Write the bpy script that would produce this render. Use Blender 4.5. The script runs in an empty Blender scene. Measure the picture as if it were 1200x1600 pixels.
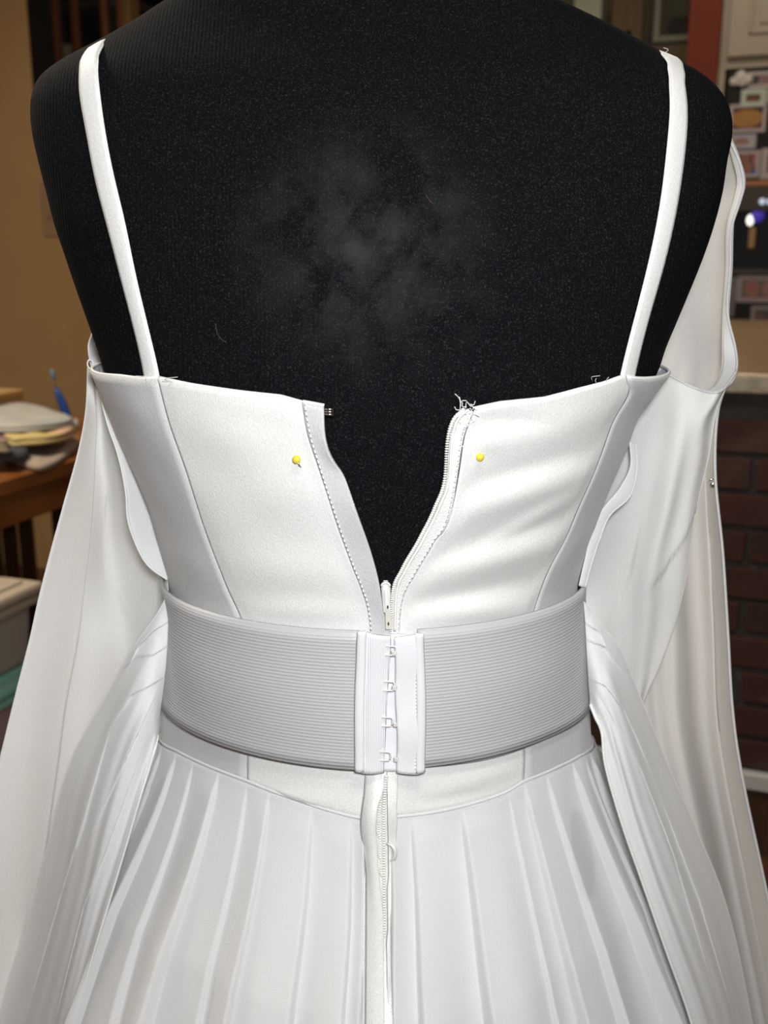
import bpy, bmesh, math, random
import numpy as np
from mathutils import Vector
random.seed(7)
rng = np.random.default_rng(5)
scene = bpy.context.scene
COL = scene.collection

# ------------------------------------------------------------------ camera, world, lights, exposure
F = 1600.0                       # focal length in pixels of the 1200x1600 frame
PITCH = math.radians(14)
CAM = np.array([0.0, -0.62, 1.12])
ROT = math.radians(20)           # the room is turned 20 degrees against the dress form
cd = bpy.data.cameras.new('camera'); cam = bpy.data.objects.new('camera', cd); COL.objects.link(cam)
cam.location = CAM; cam.rotation_euler = (math.radians(90) - PITCH, 0, 0)
cd.sensor_fit = 'HORIZONTAL'; cd.sensor_width = 36.0; cd.lens = 36.0 * F / 1200
cd.clip_start = 0.02; cd.clip_end = 50
cd.dof.use_dof = True; cd.dof.focus_distance = 0.56; cd.dof.aperture_fstop = 13.0
scene.camera = cam
w = bpy.data.worlds.new('world'); scene.world = w; w.use_nodes = True
w.node_tree.nodes['Background'].inputs[0].default_value = (1.0, 0.86, 0.68, 1)
w.node_tree.nodes['Background'].inputs[1].default_value = 0.06

def area(name, loc, target, size, power, color, shape='DISK'):
    l = bpy.data.lights.new(name, 'AREA'); l.shape = shape; l.size = size; l.energy = power; l.color = color
    o = bpy.data.objects.new(name, l); COL.objects.link(o); o.location = loc
    o.rotation_euler = (Vector(target) - Vector(loc)).to_track_quat('-Z', 'Y').to_euler()
    return o
area('phone_flash', (0.03, -0.66, 1.20), (0.0, 0.0, 0.92), 0.08, 4.15, (0.96, 0.985, 1.0))
area('ceiling_lamp_light', (0.25, -0.75, 2.36), (0.1, -0.2, 0.8), 0.45, 8, (1.0, 0.95, 0.88))
area('room_fill_light', (-1.15, 0.75, 2.36), (-1.15, 0.75, 0), 0.45, 34, (1.0, 0.89, 0.74))  # unseen lamp added to brighten the tan wall, table and bins
area('kitchen_fill_light', (0.9, 2.3, 2.36), (0.9, 2.3, 0), 0.45, 4.2, (1.0, 0.86, 0.66))  # unseen lamp added to light the kitchen background
vs = scene.view_settings
vs.view_transform = 'Standard'; vs.look = 'None'; vs.exposure = 0.2; vs.gamma = 1.0; vs.use_curve_mapping = False

# ------------------------------------------------------------------ projection helpers (photo pixel -> ray -> real place)
CP, SP = math.cos(PITCH), math.sin(PITCH)
def ray(px, py):
    u = (px - 600) / F; v = (py - 800) / F
    return np.array([u, CP - v * SP, -SP - v * CP])
def project(p):
    d = np.asarray(p, float) - CAM
    dep = d[..., 1] * CP - d[..., 2] * SP
    return 600 + F * d[..., 0] / dep, 800 - F * (d[..., 1] * SP + d[..., 2] * CP) / dep
def at_y(px, py, y):
    d = ray(px, py); return CAM + d * ((y - CAM[1]) / d[1])
CA, SA = math.cos(ROT), math.sin(ROT)
def room(p): return np.array([p[0] * CA - p[1] * SA, p[0] * SA + p[1] * CA, p[2]])
def world(p): return np.array([p[0] * CA + p[1] * SA, -p[0] * SA + p[1] * CA, p[2]])
CR = room(CAM)
def RV(px, py, v):
    d = room(ray(px, py)); return CR + d * ((v - CR[1]) / d[1])
def RZ(px, py, z):
    d = room(ray(px, py)); return CR + d * ((z - CR[2]) / d[2])

# ------------------------------------------------------------------ materials
def nd(nt, t, loc=(0, 0)): n = nt.nodes.new(t); n.location = loc; return n
def mat(name, col, rough=0.6, metal=0.0, col2=None, nscale=20.0, bump=0.0, bscale=200.0, spec=0.5, trans=0.0,
        emit=None, estr=0.0, sheen=0.0, stretch=(1, 1, 1), contrast=(0.35, 0.65), alpha=1.0, coat=0.0):
    m = bpy.data.materials.new(name); m.use_nodes = True; nt = m.node_tree; b = nt.nodes['Principled BSDF']
    b.inputs['Base Color'].default_value = (*col, 1); b.inputs['Roughness'].default_value = rough
    b.inputs['Metallic'].default_value = metal; b.inputs['Specular IOR Level'].default_value = spec
    b.inputs['Transmission Weight'].default_value = trans; b.inputs['Sheen Weight'].default_value = sheen
    b.inputs['Alpha'].default_value = alpha; b.inputs['Coat Weight'].default_value = coat
    if emit: b.inputs['Emission Color'].default_value = (*emit, 1); b.inputs['Emission Strength'].default_value = estr
    tc = nd(nt, 'ShaderNodeTexCoord'); mp = nd(nt, 'ShaderNodeMapping'); mp.inputs['Scale'].default_value = stretch
    nt.links.new(tc.outputs['Object'], mp.inputs[0])
    if col2:
        n = nd(nt, 'ShaderNodeTexNoise'); n.inputs['Scale'].default_value = nscale; n.inputs['Detail'].default_value = 6
        nt.links.new(mp.outputs[0], n.inputs['Vector'])
        r = nd(nt, 'ShaderNodeValToRGB'); r.color_ramp.elements[0].color = (*col, 1); r.color_ramp.elements[1].color = (*col2, 1)
        r.color_ramp.elements[0].position, r.color_ramp.elements[1].position = contrast
        nt.links.new(n.outputs['Fac'], r.inputs[0]); nt.links.new(r.outputs[0], b.inputs['Base Color'])
    if bump:
        n = nd(nt, 'ShaderNodeTexNoise'); n.inputs['Scale'].default_value = bscale; n.inputs['Detail'].default_value = 4
        nt.links.new(mp.outputs[0], n.inputs['Vector'])
        bp = nd(nt, 'ShaderNodeBump'); bp.inputs['Strength'].default_value = bump; bp.inputs['Distance'].default_value = 0.002
        nt.links.new(n.outputs['Fac'], bp.inputs['Height']); nt.links.new(bp.outputs[0], b.inputs['Normal'])
    return m

def grain(nt, tc, b, col, lo, hi, scale):          # woven grain: small thread-to-thread colour differences
    n = nd(nt, 'ShaderNodeTexNoise'); n.inputs['Scale'].default_value = scale; n.inputs['Detail'].default_value = 1
    nt.links.new(tc.outputs['Object'], n.inputs['Vector'])
    r = nd(nt, 'ShaderNodeValToRGB'); r.color_ramp.elements[0].position = 0.3; r.color_ramp.elements[1].position = 0.7
    r.color_ramp.elements[0].color = (*[min(1, c * lo) for c in col], 1); r.color_ramp.elements[1].color = (*[min(0.95, c * hi) for c in col], 1)
    nt.links.new(n.outputs['Fac'], r.inputs[0]); nt.links.new(r.outputs[0], b.inputs['Base Color'])
def satin(name, col, rough=0.33, spark=0.5):
    m = bpy.data.materials.new(name); m.use_nodes = True; nt = m.node_tree; b = nt.nodes['Principled BSDF']
    b.inputs['Base Color'].default_value = (*col, 1); b.inputs['Specular IOR Level'].default_value = 0.55
    b.inputs['Sheen Weight'].default_value = 0.15; b.inputs['Sheen Roughness'].default_value = 0.4
    tc = nd(nt, 'ShaderNodeTexCoord')
    n = nd(nt, 'ShaderNodeTexNoise'); n.inputs['Scale'].default_value = 900; n.inputs['Detail'].default_value = 3
    nt.links.new(tc.outputs['Object'], n.inputs['Vector'])
    mr = nd(nt, 'ShaderNodeMapRange'); mr.inputs[3].default_value = rough - 0.12; mr.inputs[4].default_value = rough + 0.18
    nt.links.new(n.outputs['Fac'], mr.inputs[0]); nt.links.new(mr.outputs[0], b.inputs['Roughness'])
    grain(nt, tc, b, col, 0.90, 1.05, 1400)
    mp = nd(nt, 'ShaderNodeMapping'); mp.inputs['Scale'].default_value = (1, 1, 0.45)
    nt.links.new(tc.outputs['Object'], mp.inputs[0])
    n2 = nd(nt, 'ShaderNodeTexNoise'); n2.inputs['Scale'].default_value = 1500; n2.inputs['Detail'].default_value = 2
    nt.links.new(mp.outputs[0], n2.inputs['Vector'])
    bp = nd(nt, 'ShaderNodeBump'); bp.inputs['Strength'].default_value = spark; bp.inputs['Distance'].default_value = 0.0004
    nt.links.new(n2.outputs['Fac'], bp.inputs['Height']); nt.links.new(bp.outputs[0], b.inputs['Normal'])
    return m

def chiffon(name, col, clear=0.16, translucent=0.35):
    m = bpy.data.materials.new(name); m.use_nodes = True; nt = m.node_tree; b = nt.nodes['Principled BSDF']
    out = nt.nodes['Material Output']
    b.inputs['Base Color'].default_value = (*col, 1); b.inputs['Roughness'].default_value = 0.6
    b.inputs['Sheen Weight'].default_value = 0.25; b.inputs['Specular IOR Level'].default_value = 0.25
    tc = nd(nt, 'ShaderNodeTexCoord')
    n = nd(nt, 'ShaderNodeTexNoise'); n.inputs['Scale'].default_value = 1100; n.inputs['Detail'].default_value = 2
    nt.links.new(tc.outputs['Object'], n.inputs['Vector'])
    bp = nd(nt, 'ShaderNodeBump'); bp.inputs['Strength'].default_value = 0.35; bp.inputs['Distance'].default_value = 0.0004
    nt.links.new(n.outputs['Fac'], bp.inputs['Height']); nt.links.new(bp.outputs[0], b.inputs['Normal'])
    grain(nt, tc, b, col, 0.92, 1.06, 1500)
    tl = nd(nt, 'ShaderNodeBsdfTranslucent'); tl.inputs[0].default_value = (*col, 1)
    tp = nd(nt, 'ShaderNodeBsdfTransparent')
    m1 = nd(nt, 'ShaderNodeMixShader'); m1.inputs[0].default_value = translucent
    m2 = nd(nt, 'ShaderNodeMixShader'); m2.inputs[0].default_value = clear
    nt.links.new(b.outputs[0], m1.inputs[1]); nt.links.new(tl.outputs[0], m1.inputs[2])
    nt.links.new(m1.outputs[0], m2.inputs[1]); nt.links.new(tp.outputs[0], m2.inputs[2])
    nt.links.new(m2.outputs[0], out.inputs['Surface'])
    return m

def ribbed(name, col, axis, freq, strength, rough=0.6, dist=0.0006):
    m = bpy.data.materials.new(name); m.use_nodes = True; nt = m.node_tree; b = nt.nodes['Principled BSDF']
    b.inputs['Base Color'].default_value = (*col, 1); b.inputs['Roughness'].default_value = rough
    tc = nd(nt, 'ShaderNodeTexCoord'); wv = nd(nt, 'ShaderNodeTexWave'); wv.bands_direction = axis
    wv.inputs['Scale'].default_value = freq; wv.inputs['Distortion'].default_value = 0.8; wv.inputs['Detail'].default_value = 2
    wv.inputs['Detail Scale'].default_value = 6
    nt.links.new(tc.outputs['Object'], wv.inputs['Vector'])
    n = nd(nt, 'ShaderNodeTexNoise'); n.inputs['Scale'].default_value = 900
    nt.links.new(tc.outputs['Object'], n.inputs['Vector'])
    ad = nd(nt, 'ShaderNodeMath'); ad.operation = 'ADD'
    nt.links.new(wv.outputs['Fac'], ad.inputs[0]); nt.links.new(n.outputs['Fac'], ad.inputs[1])
    bp = nd(nt, 'ShaderNodeBump'); bp.inputs['Strength'].default_value = strength; bp.inputs['Distance'].default_value = dist
    nt.links.new(ad.outputs[0], bp.inputs['Height']); nt.links.new(bp.outputs[0], b.inputs['Normal'])
    return m, nt, b, tc

M = {}
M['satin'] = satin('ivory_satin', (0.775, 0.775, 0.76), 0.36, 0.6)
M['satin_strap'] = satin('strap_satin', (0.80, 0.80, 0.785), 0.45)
M['satin_side'] = satin('darkened_satin', (0.57, 0.57, 0.57), 0.5, 0.6)  # side panels' dimmer sheen and edge falloff put into a darker base colour
M['lining'] = satin('skirt_lining_satin', (0.90, 0.90, 0.90), 0.26, 1.0)
M['chiffon'] = chiffon('skirt_chiffon', (0.92, 0.925, 0.93), 0.45, 0.18)
M['chiffon_side'] = chiffon('overskirt_chiffon', (0.90, 0.905, 0.91), 0.10, 0.25)
M['chiffon_sleeve'] = chiffon('sleeve_chiffon', (0.90, 0.90, 0.89), 0.09, 0.35)
M['chiffon_far'] = chiffon('sleeve_chiffon_far', (0.90, 0.88, 0.85), 0.10, 0.4)  # warmer copy of the sleeve chiffon; kitchen light put into its colour
M['elastic'] = ribbed('white_elastic', (0.52, 0.52, 0.53), 'Z', 160, 0.32, 0.5)[0]
M['tape_rib'] = ribbed('ribbed_tape', (0.80, 0.80, 0.83), 'X', 250, 0.35, 0.5)[0]
M['tape'] = mat('closure_tape', (0.80, 0.80, 0.83), 0.5, bump=0.15, bscale=900)
M['thread'] = mat('white_thread', (0.86, 0.86, 0.84), 0.6, bump=0.2, bscale=2000)
M['coil'] = mat('zipper_coil', (0.80, 0.79, 0.74), 0.35, bump=0.1, bscale=900)
M['ziptape'] = mat('zipper_tape', (0.78, 0.78, 0.76), 0.6, bump=0.4, bscale=1200)
M['whitemetal'] = mat('white_enamelled_metal', (0.82, 0.81, 0.78), 0.25, bump=0.03, bscale=300)
M['steel'] = mat('bright_steel', (0.55, 0.53, 0.50), 0.25, 1.0, bump=0.05, bscale=500)
M['yellow'] = mat('yellow_pin_plastic', (0.80, 0.60, 0.03), 0.3, col2=(0.84, 0.66, 0.06), nscale=300)
# black jersey with vertical knit ribs, lint and a dusty scuff between the shoulder blades
m, nt, b, tc = ribbed('black_jersey', (0.006, 0.007, 0.009), 'X', 150, 0.4, 0.9, 0.0004)
b.inputs['Specular IOR Level'].default_value = 0.08
ln = nd(nt, 'ShaderNodeTexNoise'); ln.inputs['Scale'].default_value = 1300; ln.inputs['Detail'].default_value = 3
nt.links.new(tc.outputs['Object'], ln.inputs['Vector'])
lr = nd(nt, 'ShaderNodeValToRGB'); lr.color_ramp.elements[0].position = 0.54; lr.color_ramp.elements[1].position = 0.88
lr.color_ramp.elements[0].color = (0.0024, 0.0029, 0.0038, 1); lr.color_ramp.elements[1].color = (0.045, 0.046, 0.05, 1)
nt.links.new(ln.outputs['Fac'], lr.inputs[0])
mp = nd(nt, 'ShaderNodeMapping'); mp.vector_type = 'POINT'
DUST = None
dn = nd(nt, 'ShaderNodeTexNoise'); dn.inputs['Scale'].default_value = 42; dn.inputs['Detail'].default_value = 6; dn.inputs['Distortion'].default_value = 0.15; dn.inputs['Roughness'].default_value = 0.65
nt.links.new(tc.outputs['Object'], dn.inputs['Vector'])
dr = nd(nt, 'ShaderNodeValToRGB'); dr.color_ramp.elements[0].position = 0.40; dr.color_ramp.elements[1].position = 0.68
nt.links.new(dn.outputs['Fac'], dr.inputs[0])
nt.links.new(tc.outputs['Object'], mp.inputs[0])
gr = nd(nt, 'ShaderNodeTexGradient'); gr.gradient_type = 'SPHERICAL'; nt.links.new(mp.outputs[0], gr.inputs[0])
mu = nd(nt, 'ShaderNodeMath'); mu.operation = 'MULTIPLY'; nt.links.new(dr.outputs[0], mu.inputs[0]); nt.links.new(gr.outputs['Fac'], mu.inputs[1])
mu2 = nd(nt, 'ShaderNodeMath'); mu2.operation = 'MULTIPLY'; mu2.inputs[1].default_value = 0.62; nt.links.new(mu.outputs[0], mu2.inputs[0])
mx = nd(nt, 'ShaderNodeMix'); mx.data_type = 'RGBA'; nt.links.new(mu2.outputs[0], mx.inputs['Factor'])
nt.links.new(lr.outputs[0], mx.inputs['A']); mx.inputs['B'].default_value = (0.045, 0.047, 0.05, 1)
nt.links.new(mx.outputs['Result'], b.inputs['Base Color'])
M['jersey'] = m; JERSEY_MAP = mp
# room materials
M['tanwall'] = mat('tan_wall_paint', (0.42, 0.26, 0.108), 0.85, col2=(0.46, 0.29, 0.125), nscale=5, bump=0.5, bscale=35)
M['tanplate'] = mat('tan_switch_plate', (0.34, 0.22, 0.125), 0.5, bump=0.05)
M['darkwall'] = mat('dark_room_paint', (0.035, 0.025, 0.015), 0.9, bump=0.2, bscale=40)
M['ceilpaint'] = mat('ceiling_paint', (0.75, 0.72, 0.66), 0.9, bump=0.3, bscale=60)
M['floorwood'] = mat('dark_wood_floor', (0.06, 0.022, 0.010), 0.4, col2=(0.11, 0.045, 0.02), nscale=6, stretch=(12, 1, 1), bump=0.1)
M['cherry'] = mat('orange_brown_wood', (0.19, 0.062, 0.014), 0.35, col2=(0.28, 0.10, 0.025), nscale=7, stretch=(14, 1, 1), bump=0.1, coat=0.2)
M['darkwood'] = mat('dark_walnut_wood', (0.045, 0.02, 0.009), 0.4, col2=(0.075, 0.033, 0.014), nscale=7, stretch=(14, 14, 1), bump=0.1)
M['hutchwood'] = mat('reddish_cabinet_wood', (0.36, 0.13, 0.048), 0.4, col2=(0.46, 0.19, 0.07), nscale=8, stretch=(14, 14, 1), bump=0.1)
M['hutchedge'] = mat('light_cabinet_edge', (0.36, 0.21, 0.09), 0.5, col2=(0.42, 0.26, 0.11), nscale=8, stretch=(14, 14, 1))
M['black'] = mat('black_gap_shade', (0.006, 0.004, 0.003), 0.8, bump=0.1)  # near-black colour stands for the darkness of the gap
M['glass'] = mat('cabinet_glass', (0.9, 0.95, 0.93), 0.05, trans=0.95, bump=0.01, alpha=0.35)
M['brick'] = mat('red_brick', (0.062, 0.017, 0.010), 0.9, col2=(0.038, 0.015, 0.011), nscale=14, bump=0.8, bscale=120, contrast=(0.3, 0.75))
M['brick2'] = mat('mottled_brick', (0.045, 0.015, 0.010), 0.9, col2=(0.10, 0.06, 0.045), nscale=11, bump=0.8, bscale=120, contrast=(0.45, 0.8))
M['brick3'] = mat('dark_brick', (0.030, 0.012, 0.009), 0.9, col2=(0.055, 0.017, 0.011), nscale=12, bump=0.8, bscale=120)
M['mortar'] = mat('grey_mortar', (0.055, 0.050, 0.044), 0.95, col2=(0.08, 0.074, 0.066), nscale=30, bump=0.6, bscale=150)
M['whitetrim'] = mat('white_trim_paint', (0.55, 0.54, 0.52), 0.5, bump=0.05)
M['granite'] = mat('tan_granite', (0.44, 0.29, 0.13), 0.22, col2=(0.52, 0.36, 0.18), nscale=45, contrast=(0.3, 0.7), bump=0.02, bscale=60)
M['granite_edge'] = mat('rough_granite_edge', (0.30, 0.26, 0.20), 0.6, col2=(0.48, 0.42, 0.33), nscale=55, bump=0.5, bscale=90)
M['redwall'] = mat('red_wall_paint', (0.145, 0.018, 0.006), 0.8, col2=(0.16, 0.021, 0.007), nscale=8, bump=0.1)
M['cream'] = mat('cream_cabinet_paint', (0.34, 0.295, 0.235), 0.5, col2=(0.37, 0.32, 0.255), nscale=6, bump=0.04)
M['fridge'] = mat('black_fridge', (0.014, 0.011, 0.009), 0.5, col2=(0.02, 0.016, 0.012), nscale=10, bump=0.05, spec=0.2)
M['fridgegrey'] = mat('grey_fridge_trim', (0.07, 0.062, 0.055), 0.5, bump=0.03, spec=0.2)
M['blackgloss'] = mat('glossy_black_plastic', (0.004, 0.004, 0.005), 0.35, bump=0.02, spec=0.15)
M['bluelight'] = mat('blue_dispenser_light', (0.05, 0.03, 0.3), 0.4, emit=(0.10, 0.06, 0.75), estr=0.25, bump=0.02)
M['whitelight'] = mat('white_dispenser_light', (0.8, 0.8, 0.7), 0.4, emit=(1.0, 0.97, 0.85), estr=1.2, bump=0.02)
M['btn'] = mat('lit_button', (0.6, 0.7, 0.85), 0.3, emit=(0.6, 0.72, 0.9), estr=0.5, bump=0.02)
M['sagewood'] = mat('olive_cabinet_wood', (0.20, 0.145, 0.08), 0.6, col2=(0.25, 0.18, 0.10), nscale=6, stretch=(8, 8, 1), bump=0.05)
M['sage'] = mat('pale_green_cabinet_back', (0.34, 0.34, 0.22), 0.7, col2=(0.40, 0.38, 0.25), nscale=4, bump=0.03)
M['sageframe'] = mat('grey_green_frame', (0.42, 0.44, 0.34), 0.5, bump=0.03)
M['palegreen'] = mat('pale_green_reflection', (0.72, 0.80, 0.62), 0.4, bump=0.03)  # reflection put into a solid pale green colour
M['darkfig'] = mat('dark_bronze', (0.012, 0.009, 0.007), 0.5, bump=0.2, bscale=60)
M['lampglass'] = mat('lamp_diffuser', (0.9, 0.9, 0.85), 0.5, emit=(1.0, 0.9, 0.75), estr=2.0, bump=0.02)

# ------------------------------------------------------------------ mesh helpers
def tag(o, label=None, cat=None, group=None, kind=None):
    if label: o['label'] = label
    if cat: o['category'] = cat
    if group: o['group'] = group
    if kind: o['kind'] = kind
    return o
def obj(name, verts, faces, m, parent=None, smooth=True):
    me = bpy.data.meshes.new(name); me.from_pydata([tuple(map(float, v)) for v in verts], [], faces); me.update()
    if smooth: me.polygons.foreach_set('use_smooth', [True] * len(me.polygons))
    me.materials.append(m)
    o = bpy.data.objects.new(name, me); COL.objects.link(o)
    if parent: o.parent = parent
    return o
def empty(name, loc, rz=0.0):
    o = bpy.data.objects.new(name, None); COL.objects.link(o); o.location = tuple(map(float, loc)); o.rotation_euler = (0, 0, rz)
    o.empty_display_size = 0.02; return o
def local(parent, pts):       # world points -> coordinates of an unrotated empty
    return np.asarray(pts, float) - np.array(parent.location)
def grid_faces(nr, nc, wrap=False):
    f = []
    for i in range(nr - 1):
        for j in range(nc if wrap else nc - 1):
            k = (j + 1) % nc
            f.append((i * nc + j, i * nc + k, (i + 1) * nc + k, (i + 1) * nc + j))
    return f
def solid(o, t, off=-1.0):
    s = o.modifiers.new('thickness', 'SOLIDIFY'); s.thickness = t; s.offset = off; return o
def bevel(o, wd=0.003, seg=2):
    s = o.modifiers.new('bevel', 'BEVEL'); s.width = wd; s.segments = seg; s.limit_method = 'ANGLE'; return o
def box_geo(c, s, rz=0.0, taper=1.0):
    x, y, z = s[0] / 2, s[1] / 2, s[2] / 2; V = []
    for dz in (-1, 1):
        k = taper if dz > 0 else 1.0
        for dx, dy in ((-1, -1), (1, -1), (1, 1), (-1, 1)):
            px, py = dx * x * k, dy * y * k
            V.append((c[0] + px * math.cos(rz) - py * math.sin(rz), c[1] + px * math.sin(rz) + py * math.cos(rz), c[2] + dz * z))
    return V, [(3, 2, 1, 0), (4, 5, 6, 7), (0, 1, 5, 4), (1, 2, 6, 5), (2, 3, 7, 6), (3, 0, 4, 7)]
def merge(geos):
    V, Fc = [], []
    for v, f in geos:
        n = len(V); V += list(map(tuple, v)); Fc += [tuple(i + n for i in q) for q in f]
    return V, Fc
def tube_geo(pts, r, n=6, closed=False, caps=True):
    P = np.asarray(pts, float); m_ = len(P); V = []; Fc = []
    rr = r if hasattr(r, '__len__') else [r] * m_
    up = np.array([0.31, 0.17, 0.93])
    for i in range(m_):
        if closed: t = P[(i + 1) % m_] - P[i - 1]
        else: t = P[min(i + 1, m_ - 1)] - P[max(i - 1, 0)]
        t = t / (np.linalg.norm(t) + 1e-12); a = np.cross(t, up); a /= np.linalg.norm(a) + 1e-12; b_ = np.cross(t, a)
        for k in range(n):
            q = 2 * math.pi * k / n; V.append(P[i] + rr[i] * (math.cos(q) * a + math.sin(q) * b_))
    for i in range(m_ if closed else m_ - 1):
        for k in range(n):
            i2 = (i + 1) % m_; Fc.append((i * n + k, i * n + (k + 1) % n, i2 * n + (k + 1) % n, i2 * n + k))
    if caps and not closed:
        Fc.append(tuple(range(n))[::-1]); Fc.append(tuple(range((m_ - 1) * n, m_ * n)))
    return V, Fc
def sphere_geo(c, r, n=12, m_=8, sc=(1, 1, 1)):
    V = [(c[0], c[1], c[2] + r * sc[2])]; Fc = []
    for i in range(1, m_):
        t = math.pi * i / m_
        for k in range(n):
            q = 2 * math.pi * k / n
            V.append((c[0] + r * sc[0] * math.sin(t) * math.cos(q), c[1] + r * sc[1] * math.sin(t) * math.sin(q), c[2] + r * sc[2] * math.cos(t)))
    V.append((c[0], c[1], c[2] - r * sc[2])); L = len(V) - 1
    for k in range(n): Fc.append((0, 1 + k, 1 + (k + 1) % n)); Fc.append((L, 1 + (m_ - 2) * n + (k + 1) % n, 1 + (m_ - 2) * n + k))
    for i in range(m_ - 2):
        for k in range(n):
            a_ = 1 + i * n; Fc.append((a_ + k, a_ + n + k, a_ + n + (k + 1) % n, a_ + (k + 1) % n))
    return V, Fc
def resample(poly, n):
    P = np.asarray(poly, float); d = np.r_[0, np.cumsum(np.linalg.norm(np.diff(P, axis=0), axis=1))]
    return np.array([smooth_interp(d, P[:, k], np.linspace(0, d[-1], n)) for k in range(P.shape[1])]).T
def smooth_interp(x, y, xn):     # cubic with limited slopes
    x = np.asarray(x, float); y = np.asarray(y, float); xn = np.asarray(xn, float)
    if len(x) < 3: return np.interp(xn, x, y)
    h = np.diff(x); dl = np.diff(y) / h; s = np.zeros(len(x))
    s[1:-1] = (dl[:-1] * h[1:] + dl[1:] * h[:-1]) / (h[:-1] + h[1:]); s[0] = dl[0]; s[-1] = dl[-1]
    i = np.clip(np.searchsorted(x, xn) - 1, 0, len(x) - 2); t = (xn - x[i]) / h[i]; t = np.clip(t, 0, 1)
    return ((2 * t**3 - 3 * t**2 + 1) * y[i] + (t**3 - 2 * t**2 + t) * h[i] * s[i] + (-2 * t**3 + 3 * t**2) * y[i + 1] + (t**3 - t**2) * h[i] * s[i + 1])

# ------------------------------------------------------------------ the room
class Thing:      # a thing of the room: an empty at its base, turned with the room; parts are given in room coordinates (u, v, z)
    def __init__(s, name, label, cat, base, group=None, kind=None):
        s.b = np.array(base, float); s.e = empty(name, world(base), -ROT); tag(s.e, label, cat, group, kind)
    def part(s, name, geo, m, parent=None, bev=0.0, smooth=False, label=None):
        V, Fc = geo; o = obj(name, np.asarray(V, float) - s.b, Fc, m, parent or s.e, smooth)
        if bev: bevel(o, bev)
        if label: o['label'] = label
        return o
def single(name, label, cat, base, geo, m, bev=0.0, smooth=False, group=None, kind=None):
    V, Fc = geo; o = obj(name, np.asarray(V, float) - np.array(base, float), Fc, m, None, smooth)
    o.location = tuple(world(base)); o.rotation_euler = (0, 0, -ROT); tag(o, label, cat, group, kind)
    if bev: bevel(o, bev)
    return o
def rbox(u0, u1, v0, v1, z0, z1): return box_geo(((u0 + u1) / 2, (v0 + v1) / 2, (z0 + z1) / 2), (u1 - u0, v1 - v0, z1 - z0))
def struct(name, label, geo, m, base=(0, 0, 0)): return single(name, label, 'room', base, geo, m, kind='structure')

struct('floor', 'dark brown wood floor of the room', rbox(-4.5, 3, -3, 5, -0.05, 0), M['floorwood'])
struct('ceiling', 'pale painted ceiling above the room', rbox(-4.5, 3, -3, 5, 2.42, 2.47), M['ceilpaint'])
WV = 2.4
eu = RV(47, 75, WV)[0]; ez = RV(60, 200, WV)[2]
wl = Thing('wall_left', 'tan textured wall behind the wooden table', 'wall', (eu, WV, 0), kind='structure')
wl.part('wall_section', rbox(-4.5, eu, WV, WV + 0.12, 0, 2.42), M['tanwall'])
wl.part('dark_wall_end', rbox(eu, eu + 0.004, WV - 0.001, WV + 0.121, ez, 2.42), M['black'])  # thin black sheet that darkens the wall end like the gap beside it
wl.part('low_wall_section', rbox(eu, -0.95, WV, WV + 0.12, 0, ez), M['tanwall'])
struct('wall_back', 'dark wall of the room beyond the kitchen', rbox(-4.5, 3, 4.6, 4.7, 0, 2.42), M['darkwall'])
struct('wall_right', 'tan wall at the far right of the kitchen', rbox(2.9, 3.0, -3, 4.6, 0, 2.42), M['tanwall'])
struct('wall_far_left', 'tan wall at the far left of the room', rbox(-4.5, -4.4, -3, 4.6, 0, 2.42), M['tanwall'])
struct('wall_front', 'tan wall behind the photographer', rbox(-4.4, 2.9, -3.0, -2.9, 0, 2.42), M['tanwall'])
for (x, y), wh in (((0.25, -0.75), 'white round ceiling lamp above the dress form'), ((-1.15, 0.75), 'added round ceiling lamp that lights the wooden table side'), ((0.9, 2.3), 'added round ceiling lamp that lights the kitchen')):  # table-side and kitchen fixtures are unseen, added for the background light
    e = empty('ceiling_lamp', (x, y, 2.42)); tag(e, wh, 'lamp', 'round ceiling lamps')
    def ring(r, z): return [(r * math.cos(2 * math.pi * k / 32), r * math.sin(2 * math.pi * k / 32), z) for k in range(32)]
    V = ring(0.25, 0) + ring(0.25, -0.02) + ring(0.235, -0.03); obj('rim', V, grid_faces(3, 32, True), M['whitetrim'], e)
    V = ring(0.235, -0.025) + ring(0.2, -0.035); obj('diffuser', V, grid_faces(2, 32, True) + [tuple(range(32, 64))[::-1]], M['lampglass'], e)

# light switch plate on the tan wall
a, c = RV(62, 283, WV), RV(97, 370, WV)
t = Thing('switch_plate', 'brown wall switch plate beside the dark dress form', 'switch', (a[0], WV, c[2]))
t.part('plate', rbox(a[0], a[0] + 0.115, WV - 0.006, WV, c[2], a[2]), M['tanplate'], bev=0.003)
for k in (0.035, 0.08): t.part('toggle', rbox(a[0] + k - 0.005, a[0] + k + 0.005, WV - 0.016, WV - 0.006, c[2] + 0.06, c[2] + 0.085), M['tanplate'], bev=0.002)

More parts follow.
